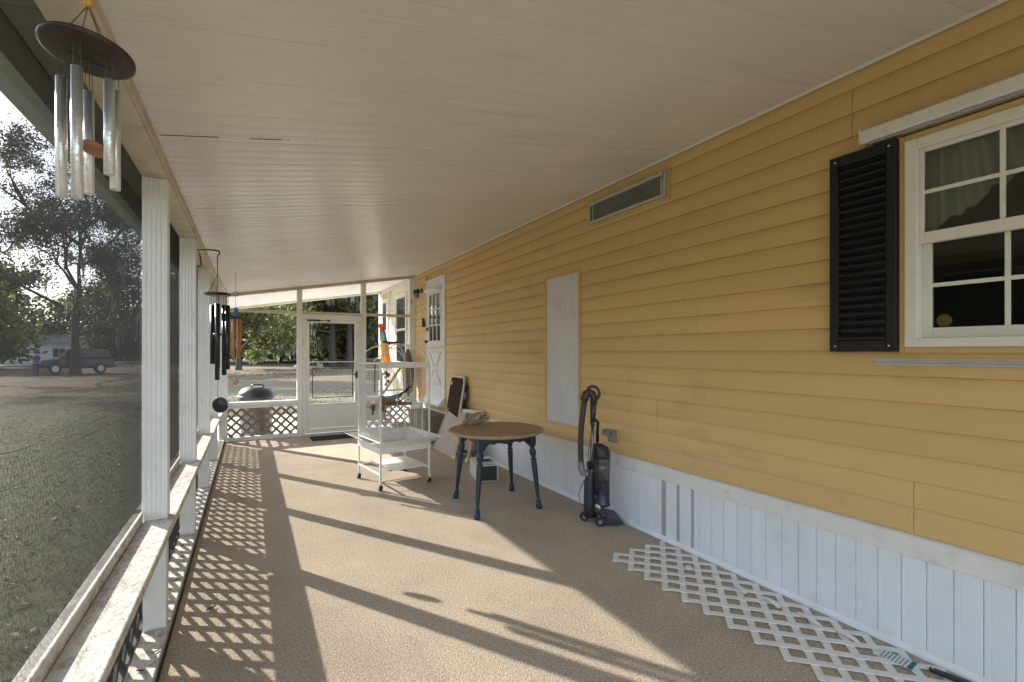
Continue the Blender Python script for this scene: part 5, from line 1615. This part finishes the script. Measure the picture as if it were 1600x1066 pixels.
fprism(b, (Vector((2.80, 1.06, 0.0103)), Vector((-0.10, 0.99, 0)).normalized(), Vector((-0.99, -0.10, 0)).normalized(), Vector((0, 0, 1))), [(0.0, 0.0), (0.155, 0.0), (0.155, 0.085), (0.0, 0.085)], 0.0002, 0.0009)
lbk = b.build('paper_label', M['label'], lat)
b = MB()
fl = (Vector((2.80, 1.06, 0.0113)), Vector((-0.10, 0.99, 0)).normalized(), Vector((-0.99, -0.10, 0)).normalized(), Vector((0, 0, 1)))
slab(b, fl, 0.002, 0.022, 0.002, 0.083, 0.0002, 0.0008); b.build('teal_stripe', M['teal_ink'], lbk)
b = MB()
rg = random.Random(4)
for i in range(7):
    v = 0.006
    while v < 0.076:
        w_ = rg.uniform(0.006, 0.018)
        slab(b, fl, 0.034 + 0.015 * i, 0.039 + 0.015 * i, v, min(0.079, v + w_), 0.0002, 0.0006); v += w_ + 0.004
b.build('small_print', M['teal_ink'], lbk)
for (x, y, a, ln) in ((2.66, 2.30, 0.9, 0.07), (2.69, 2.10, 1.2, 0.09), (2.70, 1.93, 1.2, 0.11), (2.72, 1.74, 1.3, 0.13), (2.735, 1.53, 1.35, 0.15), (2.75, 1.35, 1.35, 0.14)):
    d = Vector((math.cos(a), math.sin(a), 0)); nn = Vector((-d.y, d.x, 0))
    b = MB()
    vs, fs = [], []
    for i in range(7):
        u = (i / 6 - 0.5) * ln; w_ = 0.010 + 0.008 * math.sin(i / 6 * math.pi)
        zz = 0.011 + 0.008 * math.sin(i / 6 * math.pi)
        for s_ in (-1, 1): vs.append(Vector((x, y, zz)) + d * u + nn * w_ * s_)
        for s_ in (-1, 1): vs.append(Vector((x, y, zz + 0.0015)) + d * u + nn * w_ * s_)
    for i in range(6):
        o_ = i * 4
        fs += [(o_, o_ + 1, o_ + 5, o_ + 4), (o_ + 2, o_ + 6, o_ + 7, o_ + 3), (o_, o_ + 4, o_ + 6, o_ + 2), (o_ + 1, o_ + 3, o_ + 7, o_ + 5)]
    b.add(vs, fs); b.build('curled_film', M['white'], lat)

kn = thing('hand_tool', (2.80, 0.94, 0), 'black handled hand tool lying at the end of the lattice sheet', 'hand tool', rz=R(-78))
b = MB()
pts = rrect(-0.075, 0.085, -0.014, 0.014, 0.013)
b.prism([(p[0], p[1]) for p in pts], 'z', 0.011, 0.029); hnd = b.build('handle', M['black'], kn, local=True, bev=0.005)
b = MB(); b.tube([(-0.062, 0.0, 0.0285), (-0.062, 0.0, 0.0296)], 0.006, 12); b.build('hanging_hole', M['alu'], hnd, local=True)
b = MB(); b.prism([(0.0855, -0.012), (0.26, -0.022), (0.27, 0.022), (0.0855, 0.012)], 'z', 0.018, 0.0205); b.build('blade', M['alu'], kn, local=True)
def leaf_on_floor(loc, rz, label):
    vs, fs = [], []
    for i in range(7):
        u = i / 6; w_ = 0.011 * math.sin(math.pi * min(1, u * 0.95 + 0.05)) + 0.0008
        for s_ in (-1, 0, 1): vs.append((-0.028 + 0.056 * u, s_ * w_, 0.003 + (0.006 if s_ else 0.0) + 0.006 * u * u))
    for i in range(6):
        o_ = i * 3
        fs += [(o_, o_ + 3, o_ + 4, o_ + 1), (o_ + 1, o_ + 4, o_ + 5, o_ + 2)]
    b = MB(); b.add(vs, fs, True); o = b.build('dead_leaf', M['dead_leaf']); o.location = loc; o.rotation_euler = (0, 0, rz)
    return tag(o, label, 'leaf')
leaf_on_floor((-0.20, 3.28, 0), R(30), 'curled brown leaf on the carpet in the lattice shadow')
rgl = random.Random(12)
for (x, y, z) in ((-0.44, 2.72, 0.044), (-0.40, 2.86, 0.044), (-0.455, 3.42, 0.044), (-0.41, 3.7, 0.044), (-0.43, 4.1, 0.044), (-0.45, 4.35, 0.044), (-0.40, 5.1, 0.044)):
    o = leaf_on_floor((x, y, z), rgl.uniform(0, 6), 'small dry leaf scrap lying on the white bottom plate below the screens')
    o.scale = (0.6, 0.6, 0.6); o['group'] = 'leaf scraps along the bottom plate'

# ================================================================== JUST OUTSIDE THE END WALL
bn = thing('round_bin', (0.10, 9.95, G + 0.06), 'round charcoal bin with a domed black lid outside the end screen', 'bin')
c = (0.10, 9.95, 0)
g0 = G + 0.06
b = MB(); b.lathe([(0.0, g0), (0.23, g0), (0.25, g0 + 0.03), (0.285, 0.64), (0.30, 0.645), (0.30, 0.675), (0.0, 0.675)], c, 36); b.build('bin_body', M['bin_grey'], bn)
b = MB(); b.lathe([(0.306, 0.676), (0.318, 0.69), (0.315, 0.71), (0.300, 0.715), (0.300, 0.735), (0.285, 0.775), (0.235, 0.835), (0.16, 0.868), (0.08, 0.878), (0.0, 0.88)], c, 36); lid = b.build('lid', M['black'], bn)
b = MB(); b.tube([(0.02, 9.86, 0.855), (0.02, 9.84, 0.90), (0.05, 9.83, 0.915), (0.19, 9.83, 0.915), (0.215, 9.84, 0.90), (0.215, 9.86, 0.855)], 0.015, 8); b.build('lid_handle', M['bin_grey'], lid)

um = thing('folded_umbrella', (2.86, 10.6, G + 0.06), 'tall orange folded umbrella with teal band and red ruffled top leaning outside by cream siding', 'umbrella')
p0, p1 = Vector((2.80, 10.55, G + 0.06)), Vector((2.545, 10.6, 2.13))
def on(t_): return p0 + (p1 - p0) * t_
b = MB(); b.tube([on(0), on(0.2)], 0.02, 8); b.build('pole', M['white'], um)
def ruffle(t0, t1, r0, r1, m, name, n_=8, fold=0.12):
    vs, fs = [], []
    K = 28
    for j in range(n_ + 1):
        t_ = t0 + (t1 - t0) * j / n_
        r_ = r0 + (r1 - r0) * j / n_
        for k_ in range(K):
            a = 2 * math.pi * k_ / K
            q = r_ * (1 + fold * math.sin(a * 7 + j * 0.3))
            c_ = on(t_)
            vs.append((c_.x + q * math.cos(a), c_.y + q * math.sin(a), c_.z))
    for j in range(n_):
        for k_ in range(K): fs.append((j * K + k_, j * K + (k_ + 1) % K, (j + 1) * K + (k_ + 1) % K, (j + 1) * K + k_))
    fs += [tuple(range(K - 1, -1, -1)), tuple(n_ * K + k_ for k_ in range(K))]
    b = MB(); b.add(vs, fs, True); b.build(name, M[m], um)
ruffle(0.20, 0.579, 0.10, 0.105, 'white', 'white_sleeve')
ruffle(0.58, 0.83, 0.105, 0.078, 'orange', 'orange_canopy')
ruffle(0.8305, 0.93, 0.076, 0.066, 'teal', 'teal_band', 4)
ruffle(0.9305, 0.965, 0.055, 0.06, 'coral', 'red_collar', 3)
ruffle(0.9655, 1.0, 0.075, 0.06, 'coral', 'red_top', 3, 0.25)

bag = thing('hanging_bag', (2.74, 9.22, 1.6), 'brown cloth bag hanging on the inside of the end post behind the bird cage', 'bag')
b = MB(); b.tube([(2.74, 9.31, 1.62), (2.74, 9.25, 1.62), (2.74, 9.24, 1.56)], 0.006, 6); b.build('hook', M['dark_metal'], bag)
vs, fs = [], []
K, Nn = 20, 14
for j in range(Nn + 1):
    v = j / Nn
    z = 1.57 - 1.02 * v
    r_ = 0.03 + 0.10 * math.sin(min(1.0, v * 2.2) * math.pi / 2) - 0.055 * max(0, v - 0.55) / 0.45
    for k_ in range(K):
        a = 2 * math.pi * k_ / K
        q = r_ * (1 + 0.10 * math.sin(3 * a + 5 * v) + 0.05 * math.sin(7 * a))
        vs.append((2.72 + q * math.cos(a) * 0.85, 9.20 + q * math.sin(a) * 0.75, z))
for j in range(Nn):
    for k_ in range(K): fs.append((j * K + k_, j * K + (k_ + 1) % K, (j + 1) * K + (k_ + 1) % K, (j + 1) * K + k_))
fs += [tuple(range(K)), tuple(Nn * K + k_ for k_ in range(K - 1, -1, -1))]
b = MB(); b.add(vs, fs, True); b.build('sack', M['burlap'], bag)

gr_ = thing('gas_grill', (2.55, 11.4, G + 0.06), 'dark hooded garden grill standing outside behind the end screen', 'grill')
gx, gy = 2.56, 11.4
b = MB(); b.prism([(gy - 0.24, 1.0), (gy + 0.24, 1.0), (gy + 0.24, 1.12), (gy + 0.14, 1.34), (gy - 0.10, 1.36), (gy - 0.24, 1.15)], 'x', gx - 0.28, gx + 0.25); b.build('hood', M['bin_grey'], gr_, bev=0.02)
b = MB(); b.box(gx - 0.28, gx + 0.25, gy - 0.24, gy + 0.24, 0.86, 0.997); b.box(gx - 0.24, gx + 0.21, gy - 0.2, gy + 0.2, G + 0.12, 0.30); b.build('firebox', M['bin_grey'], gr_, bev=0.01)
for sx in (-0.25, 0.22):
    for sy in (-0.18, 0.18):
        b = MB(); b.box(gx + sx - 0.02, gx + sx + 0.02, gy + sy - 0.02, gy + sy + 0.02, G + 0.06, 0.858); b.build('leg', M['black'], gr_)
b = MB(); b.tube([(gx - 0.25, gy - 0.27, 1.11), (gx + 0.22, gy - 0.27, 1.11)], 0.014, 8); b.build('hood_handle', M['alu'], gr_)

# ================================================================== TREES
def arr_mesh(name, V, F, m, smooth=False):
    me = bpy.data.meshes.new(name)
    nf, k_ = F.shape
    me.vertices.add(len(V)); me.vertices.foreach_set('co', V.astype(np.float32).ravel())
    me.loops.add(nf * k_); me.loops.foreach_set('vertex_index', F.astype(np.int32).ravel())
    me.polygons.add(nf); me.polygons.foreach_set('loop_start', np.arange(0, nf * k_, k_, dtype=np.int32))
    try: me.polygons.foreach_set('loop_total', np.full(nf, k_, dtype=np.int32))
    except Exception: pass
    me.materials.append(m)
    me.update(calc_edges=True)
    return me

def leaf_quads(C, size, rng, droop=0.0):
    """one bent leaf clump (a quad) round every centre"""
    n = len(C)
    d = rng.normal(size=(n, 3)); d[:, 2] -= droop
    d /= np.linalg.norm(d, axis=1)[:, None]
    e = rng.normal(size=(n, 3)); e -= d * (e * d).sum(1)[:, None]
    e /= np.linalg.norm(e, axis=1)[:, None]
    s = size * rng.uniform(0.6, 1.3, n)[:, None]
    a, b_ = d * s, e * s * 0.55
    V = np.stack([C - a, C + b_ - a * 0.1, C + a, C - b_ - a * 0.1], 1).reshape(-1, 3)
    F = np.arange(4 * n).reshape(n, 4)
    return V, F

def grow(rng, height, spread, trunk_h, trunk_r, levels=4, lean=(0, 0), nlimb=7, up=0.45):
    """skeleton: list of branches (points, radii); tips carry the foliage"""
    br, tips = [], []
    def limb(p, d, ln, r, lev):
        n = 5
        pts, rs = [p], [r]
        q = Vector(p); dd = Vector(d)
        for i in range(n):
            dd = (dd + Vector(rng.normal(0, 0.17, 3)) + Vector((0, 0, 0.05 if lev < 3 else -0.03))).normalized()
            q = q + dd * ln / n
            pts.append(q.copy()); rs.append(r * (1 - 0.75 * (i + 1) / n) + 0.008)
            if lev >= 2: tips.append((q.copy(), lev))
        br.append((pts, rs, lev))
        if lev < levels:
            for k_ in range(rng.integers(3, 5)):
                i = int(rng.integers(2, n + 1))
                nd = (dd + Vector(rng.normal(0, 0.62, 3))).normalized()
                nd = Vector((nd.x, nd.y, nd.z * 0.75)).normalized()
                limb(pts[i], nd, ln * rng.uniform(0.5, 0.72), rs[i] * 0.72, lev + 1)
    base = Vector((0, 0, -0.15))
    tp = [base, Vector((lean[0] * 0.3, lean[1] * 0.3, trunk_h * 0.4)), Vector((lean[0], lean[1], trunk_h))]
    br.append((tp, [trunk_r * 1.45, trunk_r, trunk_r * 0.85], 0))
    tp2 = [tp[-1]]
    for i in range(4):
        tp2.append(tp2[-1] + Vector((rng.normal(0, 0.25), rng.normal(0, 0.25), (height - trunk_h) * 0.16)))
    br.append((tp2, [trunk_r * 0.8 * (1 - i * 0.19) for i in range(5)], 0))
    for k_ in range(nlimb):
        a = 2 * math.pi * (k_ + rng.uniform(-0.3, 0.3)) / nlimb
        i = int(rng.integers(0, 5)) if k_ > 1 else 0
        d = Vector((math.cos(a), math.sin(a), up * rng.uniform(0.4, 1.5))).normalized()
        limb(tp2[i], d, spread * rng.uniform(0.55, 0.8), trunk_r * rng.uniform(0.34, 0.5), 1)
    limb(tp2[-1], Vector((0.1, 0.05, 1)), (height - trunk_h) * 0.4, trunk_r * 0.4, 1)
    return br, tips

def tree_meshes(seed, height, spread, trunk_h, trunk_r, leaf_n, leaf_s, leafm, clump=0.55, moss=0, **kw):
    rng = np.random.default_rng(seed)
    br, tips = grow(rng, height, spread, trunk_h, trunk_r, **kw)
    b = MB()
    for pts, rs, lev in br:
        if lev >= 4 and rs[0] < 0.02: continue
        b.tube(pts, rs, 9 if lev == 0 else (6 if lev == 1 else 4), caps=False)
    tm = b.mesh('trunk', M['bark'])
    T = np.array([t_[0] for t_ in tips])
    idx = rng.integers(0, len(T), leaf_n)
    w = rng.uniform(0.5, 1.5, len(T))
    C = T[idx] + rng.normal(size=(leaf_n, 3)) * (clump * w[idx])[:, None] * np.array([1, 1, 0.75])
    C = C[C[:, 2] > 0.6]
    V, F = leaf_quads(C, leaf_s, rng, 0.3)
    cm = arr_mesh('crown', V, F, leafm)
    mm = None
    if moss:
        low = T[(T[:, 2] < height * 0.62)]
        if len(low) == 0: low = T
        idx = rng.integers(0, len(low), moss)
        Vs, Fs = [], []
        n0 = 0
        for i in idx:
            c = low[i] + rng.normal(size=3) * 0.3
            ln = rng.uniform(0.6, 2.2)
            for q in range(5):
                o_ = c + rng.normal(size=3) * np.array([0.16, 0.16, 0.1])
                a = rng.uniform(0, 6.28); wv = np.array([math.cos(a), math.sin(a), 0]) * rng.uniform(0.04, 0.10)
                l2 = ln * rng.uniform(0.5, 1.0)
                j_ = rng.normal(size=3) * 0.06
                Vs += [o_ - wv, o_ + wv, o_ + wv * 0.9 + j_ + np.array([0, 0, -l2 * 0.5]), o_ - wv * 0.9 + j_ + np.array([0, 0, -l2 * 0.5])]
                Vs += [o_ + wv * 0.9 + j_ + np.array([0, 0, -l2 * 0.5]), o_ - wv * 0.9 + j_ + np.array([0, 0, -l2 * 0.5]), o_ - wv * 0.15 - j_ + np.array([0, 0, -l2]), o_ + wv * 0.15 - j_ + np.array([0, 0, -l2])]
                Fs += [[n0, n0 + 1, n0 + 2, n0 + 3], [n0 + 4, n0 + 5, n0 + 6, n0 + 7]]; n0 += 8
        mm = arr_mesh('hanging_moss', np.array(Vs), np.array(Fs), M['moss'])
    return tm, cm, mm

def plant(name, meshes, loc, rz, sc, label, cat='tree', group=None):
    r = thing(name, (loc[0], loc[1], G), label, cat, group, rz=rz)
    r.scale = (sc, sc, sc)
    for nm, me in zip(('trunk', 'crown', 'hanging_moss'), meshes):
        if me is None: continue
        o = bpy.data.objects.new(nm, me); COL.objects.link(o); o.parent = r
        if nm == 'hanging_moss': o['kind'] = 'stuff'
        if nm == 'crown': o['kind'] = 'stuff'
    return r

oakm = tree_meshes(11, 16.0, 11.0, 3.4, 0.34, 62000, 0.105, M['leaf3'], clump=0.46, moss=60, nlimb=9, up=0.6)
plant('oak_tree', oakm, (-11.6, 47.5), 0.4, 0.86, 'big spreading oak with a thick trunk beside the dark parked car')
mossm = tree_meshes(23, 15.0, 8.5, 4.2, 0.40, 15000, 0.26, M['leaf'], clump=0.7, moss=330, nlimb=8, up=0.4)
plant('oak_tree', mossm, (8.7, 61.0), 0.0, 1.0, 'moss draped oak seen through the upper half of the screen door')
twin = tree_meshes(29, 15.5, 7.5, 4.6, 0.36, 13000, 0.26, M['leaf'], clump=0.7, moss=240, nlimb=7, up=0.45)
plant('oak_tree', twin, (10.6, 60.4), 1.9, 1.0, 'second moss draped oak, its trunk close right of the one behind the screen door')
small = tree_meshes(31, 8.5, 4.6, 1.7, 0.24, 12000, 0.19, M['leaf2'], clump=0.5, nlimb=7, up=0.6)
plant('young_tree', small, (-0.95, 52.0), 0.3, 1.0, 'young leafy tree with a thin trunk left of the domed bin')
yel = tree_meshes(37, 9.0, 5.0, 2.2, 0.22, 9000, 0.22, M['leaf4'], clump=0.55, nlimb=7, up=0.5)
plant('young_tree', yel, (6.0, 66.5), 1.0, 0.95, 'yellow green tree at the left of the screen door')
bgA = tree_meshes(41, 14.0, 7.5, 2.2, 0.38, 15000, 0.34, M['leaf3'], clump=0.9, nlimb=9, up=0.5)
bgB = tree_meshes(43, 12.5, 7.0, 1.8, 0.34, 14000, 0.34, M['leaf'], clump=0.95, nlimb=9, up=0.45)
bgC = tree_meshes(47, 10.5, 6.0, 1.4, 0.28, 11000, 0.32, M['leaf2'], clump=0.9, nlimb=9, up=0.5)
BG = [(-1.5, 84, bgA), (4.5, 92, bgB), (9.5, 96, bgA), (14.0, 84, bgB), (18.5, 92, bgA), (24.0, 98, bgC), (30.0, 96, bgA), (1.0, 104, bgA), (7.0, 110, bgB), (13.5, 112, bgC), (20.5, 112, bgA), (28.0, 116, bgB), (36.0, 112, bgA), (16.5, 70, bgC),
      (-7.0, 100, bgB), (-13.0, 108, bgA), (-22.0, 112, bgC), (44.0, 118, bgB), (-31.0, 98, bgA), (-41.0, 82, bgB), (-27.0, 68, bgC), (-52, 66, bgA), (22.0, 78, bgB), (-50, 13, bgA), (-52, 27, bgB), (-58, -5, bgA), (-44, 3, bgC), (-46, 20, bgC), (-47, 8, bgC), (-49, 34, bgC), (-60, 18, bgA)]
rg = random.Random(9)
for i, (x, y, ms) in enumerate(BG):
    nm = {id(bgA): 'tall dark evergreen tree in the wood beyond the lawn', id(bgB): 'mid green bushy tree in the wood beyond the lawn', id(bgC): 'low olive green tree in the wood beyond the lawn'}[id(ms)]
    plant('woodland_tree', ms, (x, y), rg.uniform(0, 6.28), rg.uniform(0.9, 1.2), nm, group={id(bgA): 'tall dark trees beyond the lawn', id(bgB): 'mid green trees beyond the lawn', id(bgC): 'low olive trees beyond the lawn'}[id(ms)])

# ================================================================== FAR THINGS ON THE LEFT: house, car, person, fence
hs = thing('white_house', (-42, 88, G), 'long white single storey house across the road at the far left', 'house')
d = Vector((0.86, 0.51, 0)); HO = Vector((-50, 74, G)); nn = Vector((-0.51, 0.86, 0))
HF = (HO, d, Vector((0, 0, 1)), -nn)
b = MB(); slab(b, HF, 0, 34, 0, 3.1, -8, 0.0); b.build('wall', M['house_white'], hs)
b = MB(); fprism(b, (HO, -nn, Vector((0, 0, 1)), d), [(0.6, 3.1), (-8.6, 3.1), (-4.0, 4.9)], -0.5, 34.5); b.build('roof', M['roof_far'], hs)
for u in (3.0, 8.0, 13.0, 20.0, 25.0, 30.0):
    b = MB(); slab(b, HF, u - 0.08, u + 1.38, 0.95, 2.35, 0.0, 0.06); w_ = b.build('window', M['house_white'], hs)
    b = MB(); slab(b, HF, u, u + 0.62, 1.03, 2.27, 0.0605, 0.08); slab(b, HF, u + 0.68, u + 1.30, 1.03, 2.27, 0.0605, 0.08); b.build('window_pane', M['car_glass'], w_)
b = MB(); slab(b, HF, 16.4, 17.4, 0.1, 2.2, 0.0, 0.05); b.build('front_door', M['bin_grey'], hs)

car = thing('parked_car', (-12.2, 50.6, G), 'dark four wheel drive car parked side on under the big oak', 'car', rz=math.atan2(51.0 - 50.06, -10.75 + 13.85))
car.scale = (0.92, 1.0, 1.16)
# local: x along the car (front at -x), y away, z up
prof = [(-2.33, 0.42), (-2.38, 0.62), (-2.33, 0.92), (-1.35, 1.06), (2.25, 1.08), (2.36, 0.95), (2.38, 0.50), (2.30, 0.40)]
b = MB(); b.prism(prof, 'y', -0.92, 0.92); body = b.build('body', M['car_black'], car, local=True, bev=0.07)
b = MB()
c0 = [(-1.25, 1.07), (-0.62, 1.72), (2.0, 1.76), (2.27, 1.07)]
vs = [(x, -0.88, z) for x, z in c0] + [(x, 0.88, z) for x, z in c0]
vs = [(x, y * (0.86 if z > 1.5 else 1.0), z) for x, y, z in vs]
b.add(vs, [(0, 1, 2, 3), (7, 6, 5, 4), (0, 4, 5, 1), (1, 5, 6, 2), (2, 6, 7, 3), (3, 7, 4, 0)]); b.build('cabin', M['car_black'], car, local=True, bev=0.05)
for (xa, xb, xc, xd) in ((-1.0, -0.1, -0.1, -0.55), (-0.02, 0.95, 0.95, -0.02), (1.03, 2.05, 1.88, 1.03)):
    for sy in (-1, 1):
        P = [(xa, 0.872, 1.13), (xb, 0.872, 1.13), (xc, 0.772, 1.66), (xd, 0.772, 1.66)]
        vs = [(p[0], sy * (p[1] + 0.012), p[2]) for p in P] + [(p[0], sy * (p[1] - 0.05), p[2]) for p in P]
        b = MB(); b.add(vs, [(0, 1, 2, 3), (7, 6, 5, 4), (0, 4, 5, 1), (1, 5, 6, 2), (2, 6, 7, 3), (3, 7, 4, 0)]); b.build('side_window', M['car_glass'], car, local=True)
b = MB(); P = [(-1.21, -0.78, 1.12), (-1.21, 0.78, 1.12), (-0.68, 0.68, 1.67), (-0.68, -0.68, 1.67)]; vs = [(p[0] - 0.03, p[1], p[2]) for p in P] + [(p[0] + 0.05, p[1], p[2] - 0.03) for p in P]
b.add(vs, [(0, 3, 2, 1), (4, 5, 6, 7), (0, 1, 5, 4), (1, 2, 6, 5), (2, 3, 7, 6), (3, 0, 4, 7)]); b.build('windscreen', M['car_glass'], car, local=True)
for x in (-1.45, 1.45):
    for sy in (-1, 1):
        b = MB(); b.tube([(x, sy * 0.70, 0.37), (x, sy * 0.95, 0.37)], 0.37, 24); wl = b.build('wheel', M['black_soft'], car, local=True, bev=0.03)
        b = MB(); b.tube([(x, sy * 0.90, 0.37), (x, sy * 0.962, 0.37)], 0.22, 16); b.build('rim', M['alu'], wl, local=True)
for sy in (-1, 1):
    b = MB(); b.box(-2.40, -2.25, sy * 0.68 - 0.16, sy * 0.68 + 0.16, 0.74, 0.88); b.build('headlight', M['lamp_lens'], car, local=True, bev=0.02)
    b = MB(); b.box(2.30, 2.385, sy * 0.80 - 0.08, sy * 0.80 + 0.08, 0.75, 1.0); b.build('tail_light', M['red'], car, local=True)
    b = MB(); b.box(-1.05, -0.90, sy * 0.95 - 0.09, sy * 0.95 + 0.09, 1.10, 1.25); b.build('wing_mirror', M['car_black'], car, local=True, bev=0.02)
b = MB(); b.box(-2.46, -2.36, -0.88, 0.88, 0.38, 0.56); b.box(2.36, 2.46, -0.88, 0.88, 0.42, 0.60); b.build('bumper', M['bin_grey'], car, local=True, bev=0.03)

def skin_obj(name, verts, edges, radii, m, parent):
    me = bpy.data.meshes.new(name)
    me.from_pydata(verts, edges, [])
    o = bpy.data.objects.new(name, me); COL.objects.link(o); o.parent = parent
    md = o.modifiers.new("skin", 'SKIN')
    sv = me.skin_vertices[0].data if me.skin_vertices else None
    if sv is None:
        bpy.context.view_layer.objects.active = o
    for i, r_ in enumerate(radii):
        me.skin_vertices[0].data[i].radius = (r_, r_) if not isinstance(r_, tuple) else r_
    me.skin_vertices[0].data[0].use_root = True
    md.use_smooth_shade = True
    s_ = o.modifiers.new("sub", 'SUBSURF'); s_.levels = 2; s_.render_levels = 2
    me.materials.append(m)
    return o
pr = thing('person', (-12.76, 44.0, G), 'person in blue shirt and blue jeans standing on the lawn left of the dark car', 'person', rz=R(70))
# pelvis, waist, chest, neck base, neck, head low, head mid, head top ; arms ; legs
V = [(0, 0, 0.95), (0, 0, 1.10), (0, 0.0, 1.32), (0, 0, 1.46), (0, 0.01, 1.54), (0, 0.02, 1.62), (0, 0.015, 1.70), (0, 0.005, 1.78),
     (0.19, 0, 1.42), (0.25, -0.02, 1.16), (0.24, 0.10, 0.96), (0.23, 0.17, 0.90), (-0.19, 0, 1.42), (-0.25, -0.03, 1.15), (-0.25, 0.06, 0.92), (-0.25, 0.09, 0.84),
     (0.10, 0, 0.90), (0.115, 0.02, 0.50), (0.12, -0.02, 0.10), (0.12, 0.13, 0.035), (-0.10, 0, 0.90), (-0.12, 0.03, 0.50), (-0.14, 0.0, 0.10), (-0.15, 0.14, 0.035)]
Eg = [(0, 1), (1, 2), (2, 3), (3, 4), (4, 5), (5, 6), (6, 7), (3, 8), (8, 9), (9, 10), (10, 11), (3, 12), (12, 13), (13, 14), (14, 15), (0, 16), (16, 17), (17, 18), (18, 19), (0, 20), (20, 21), (21, 22), (22, 23)]
Rd = [(0.15, 0.11), (0.14, 0.10), (0.16, 0.11), 0.09, 0.055, 0.075, 0.095, 0.07, 0.06, 0.045, 0.036, 0.032, 0.06, 0.045, 0.036, 0.032, 0.085, 0.06, 0.042, 0.04, 0.085, 0.06, 0.042, 0.04]
skin_obj('body', V, Eg, Rd, M['skin'], pr)
skin_obj('shirt', [(0, 0, 0.96), (0, 0, 1.12), (0, 0, 1.32), (0, 0, 1.45), (0.19, 0, 1.42), (0.25, -0.02, 1.18), (-0.19, 0, 1.42), (-0.25, -0.03, 1.17)], [(0, 1), (1, 2), (2, 3), (3, 4), (4, 5), (3, 6), (6, 7)], [(0.18, 0.14), (0.17, 0.13), (0.185, 0.14), 0.10, 0.085, 0.065, 0.085, 0.065], M['shirt'], pr)
skin_obj('jeans', [(0, 0, 0.95), (0.10, 0, 0.88), (0.115, 0.02, 0.50), (0.12, -0.015, 0.08), (-0.10, 0, 0.88), (-0.12, 0.03, 0.50), (-0.14, 0.005, 0.08)], [(0, 1), (1, 2), (2, 3), (0, 4), (4, 5), (5, 6)], [(0.17, 0.13), 0.115, 0.085, 0.07, 0.115, 0.085, 0.07], M['denim'], pr)
b = MB(); b.ell((0, -0.01, 1.735), 0.10, 0.112, 0.095, 14, 8); b.build('hair', M['hair'], pr, local=True)

fc = thing('wire_fence', (0, 75, G), 'low wire fence on thin grey posts along the near side of the road', 'fence')
FP = [(-58, 42.0), (-36, 50.5), (-16.5, 56.2), (-6.0, 74.0), (6.0, 92.0), (26, 106), (48, 120)]
allp = []
for i in range(len(FP) - 1):
    a, c_ = Vector(FP[i]), Vector(FP[i + 1])
    n_ = max(1, int((c_ - a).length / 3.2))
    for k_ in range(n_): allp.append(a + (c_ - a) * k_ / n_)
b = MB(); b.tube([(0, 0, -0.15), (0, 0, 1.3)], 0.06, 7); fpm = b.mesh('fence_post', M['fence_wood'])
for p in allp:
    piece('fence_post', fpm, fc, (p.x, p.y, G), rz=rg.uniform(0, 6))
for zz in (0.35, 0.75, 1.15):
    b = MB(); b.tube([(p.x, p.y + 0.06, G + zz) for p in allp], 0.012, 4); b.build('fence_wire', M['wire'], fc)

# ================================================================== GRASS AND FALLEN LEAVES NEAR THE PORCH
def scatter(name, n, xr, yr, size, m, seed, tall, label_kind='stuff', power=1.6):
    rng = np.random.default_rng(seed)
    u = rng.uniform(0, 1, n) ** power
    x = xr[0] + (xr[1] - xr[0]) * u
    y = rng.uniform(yr[0], yr[1], n)
    C = np.stack([x, y, np.full(n, G)], 1)
    a = rng.uniform(0, 6.28, n)
    s = size * rng.uniform(0.5, 1.4, n)
    dx = np.stack([np.cos(a), np.sin(a), np.zeros(n)], 1)
    if tall:
        tilt_ = rng.normal(0, 0.45, (n, 3)); tilt_[:, 2] = 1
        w = dx * (s * 0.09)[:, None]
        V = np.stack([C - w, C + w, C + tilt_ * s[:, None]], 1).reshape(-1, 3)
        F = np.arange(3 * n).reshape(n, 3)
    else:
        dy = np.stack([-np.sin(a), np.cos(a), rng.normal(0, 0.35, n)], 1)
        dz = np.array([0, 0, 0.012])
        V = np.stack([C - dx * s[:, None] + dz, C + dy * (s * 0.5)[:, None] + dz * 2, C + dx * s[:, None] + dz * 1.5, C - dy * (s * 0.5)[:, None] + dz * 2], 1).reshape(-1, 3)
        V[:, 2] = np.maximum(V[:, 2], G + 0.003)
        F = np.arange(4 * n).reshape(n, 4)
    me = arr_mesh(name, V, F, m)
    o = bpy.data.objects.new(name, me); COL.objects.link(o)
    return tag(o, kind='stuff')
M['grass'] = mat("grass_blade", (0.14, 0.145, 0.085), 0.7, vary=0.3, vscale=0.8, island=0.45, trans=0.3)
M['litter'] = mat("fallen_oak_leaf", (0.19, 0.13, 0.08), 0.8, vary=0.2, vscale=2, island=0.5)
scatter('grass', 110000, (-0.8, -14), (-2, 22), 0.038, M['grass'], 5, True)
scatter('fallen_leaves', 9000, (-0.9, -16), (0, 40), 0.028, M['litter'], 6, False, power=1.2)
scatter('fallen_leaves', 22000, (-3, 16), (14.2, 50), 0.045, M['litter'], 8, False, power=1.0)

def far_wood():
    rng = np.random.default_rng(77)
    n = 60000
    t_ = rng.uniform(0, 1, n)
    ang = R(-125) + t_ * R(175)
    dd = rng.uniform(120, 150, n)
    lump = np.where(ang < R(-45), 7.0, 5.5) + 2.0 * np.sin(ang * 23) + 1.2 * np.sin(ang * 61 + 1)
    z = G + rng.uniform(0, 1, n) ** 0.8 * lump
    C = np.stack([np.sin(ang) * dd, np.cos(ang) * dd, z], 1)
    V, F = leaf_quads(C, 0.8, rng)
    o = bpy.data.objects.new('far_wood', arr_mesh('far_wood', V, F, M['leaf3'])); COL.objects.link(o)
    tag(o, kind='stuff')
far_wood()
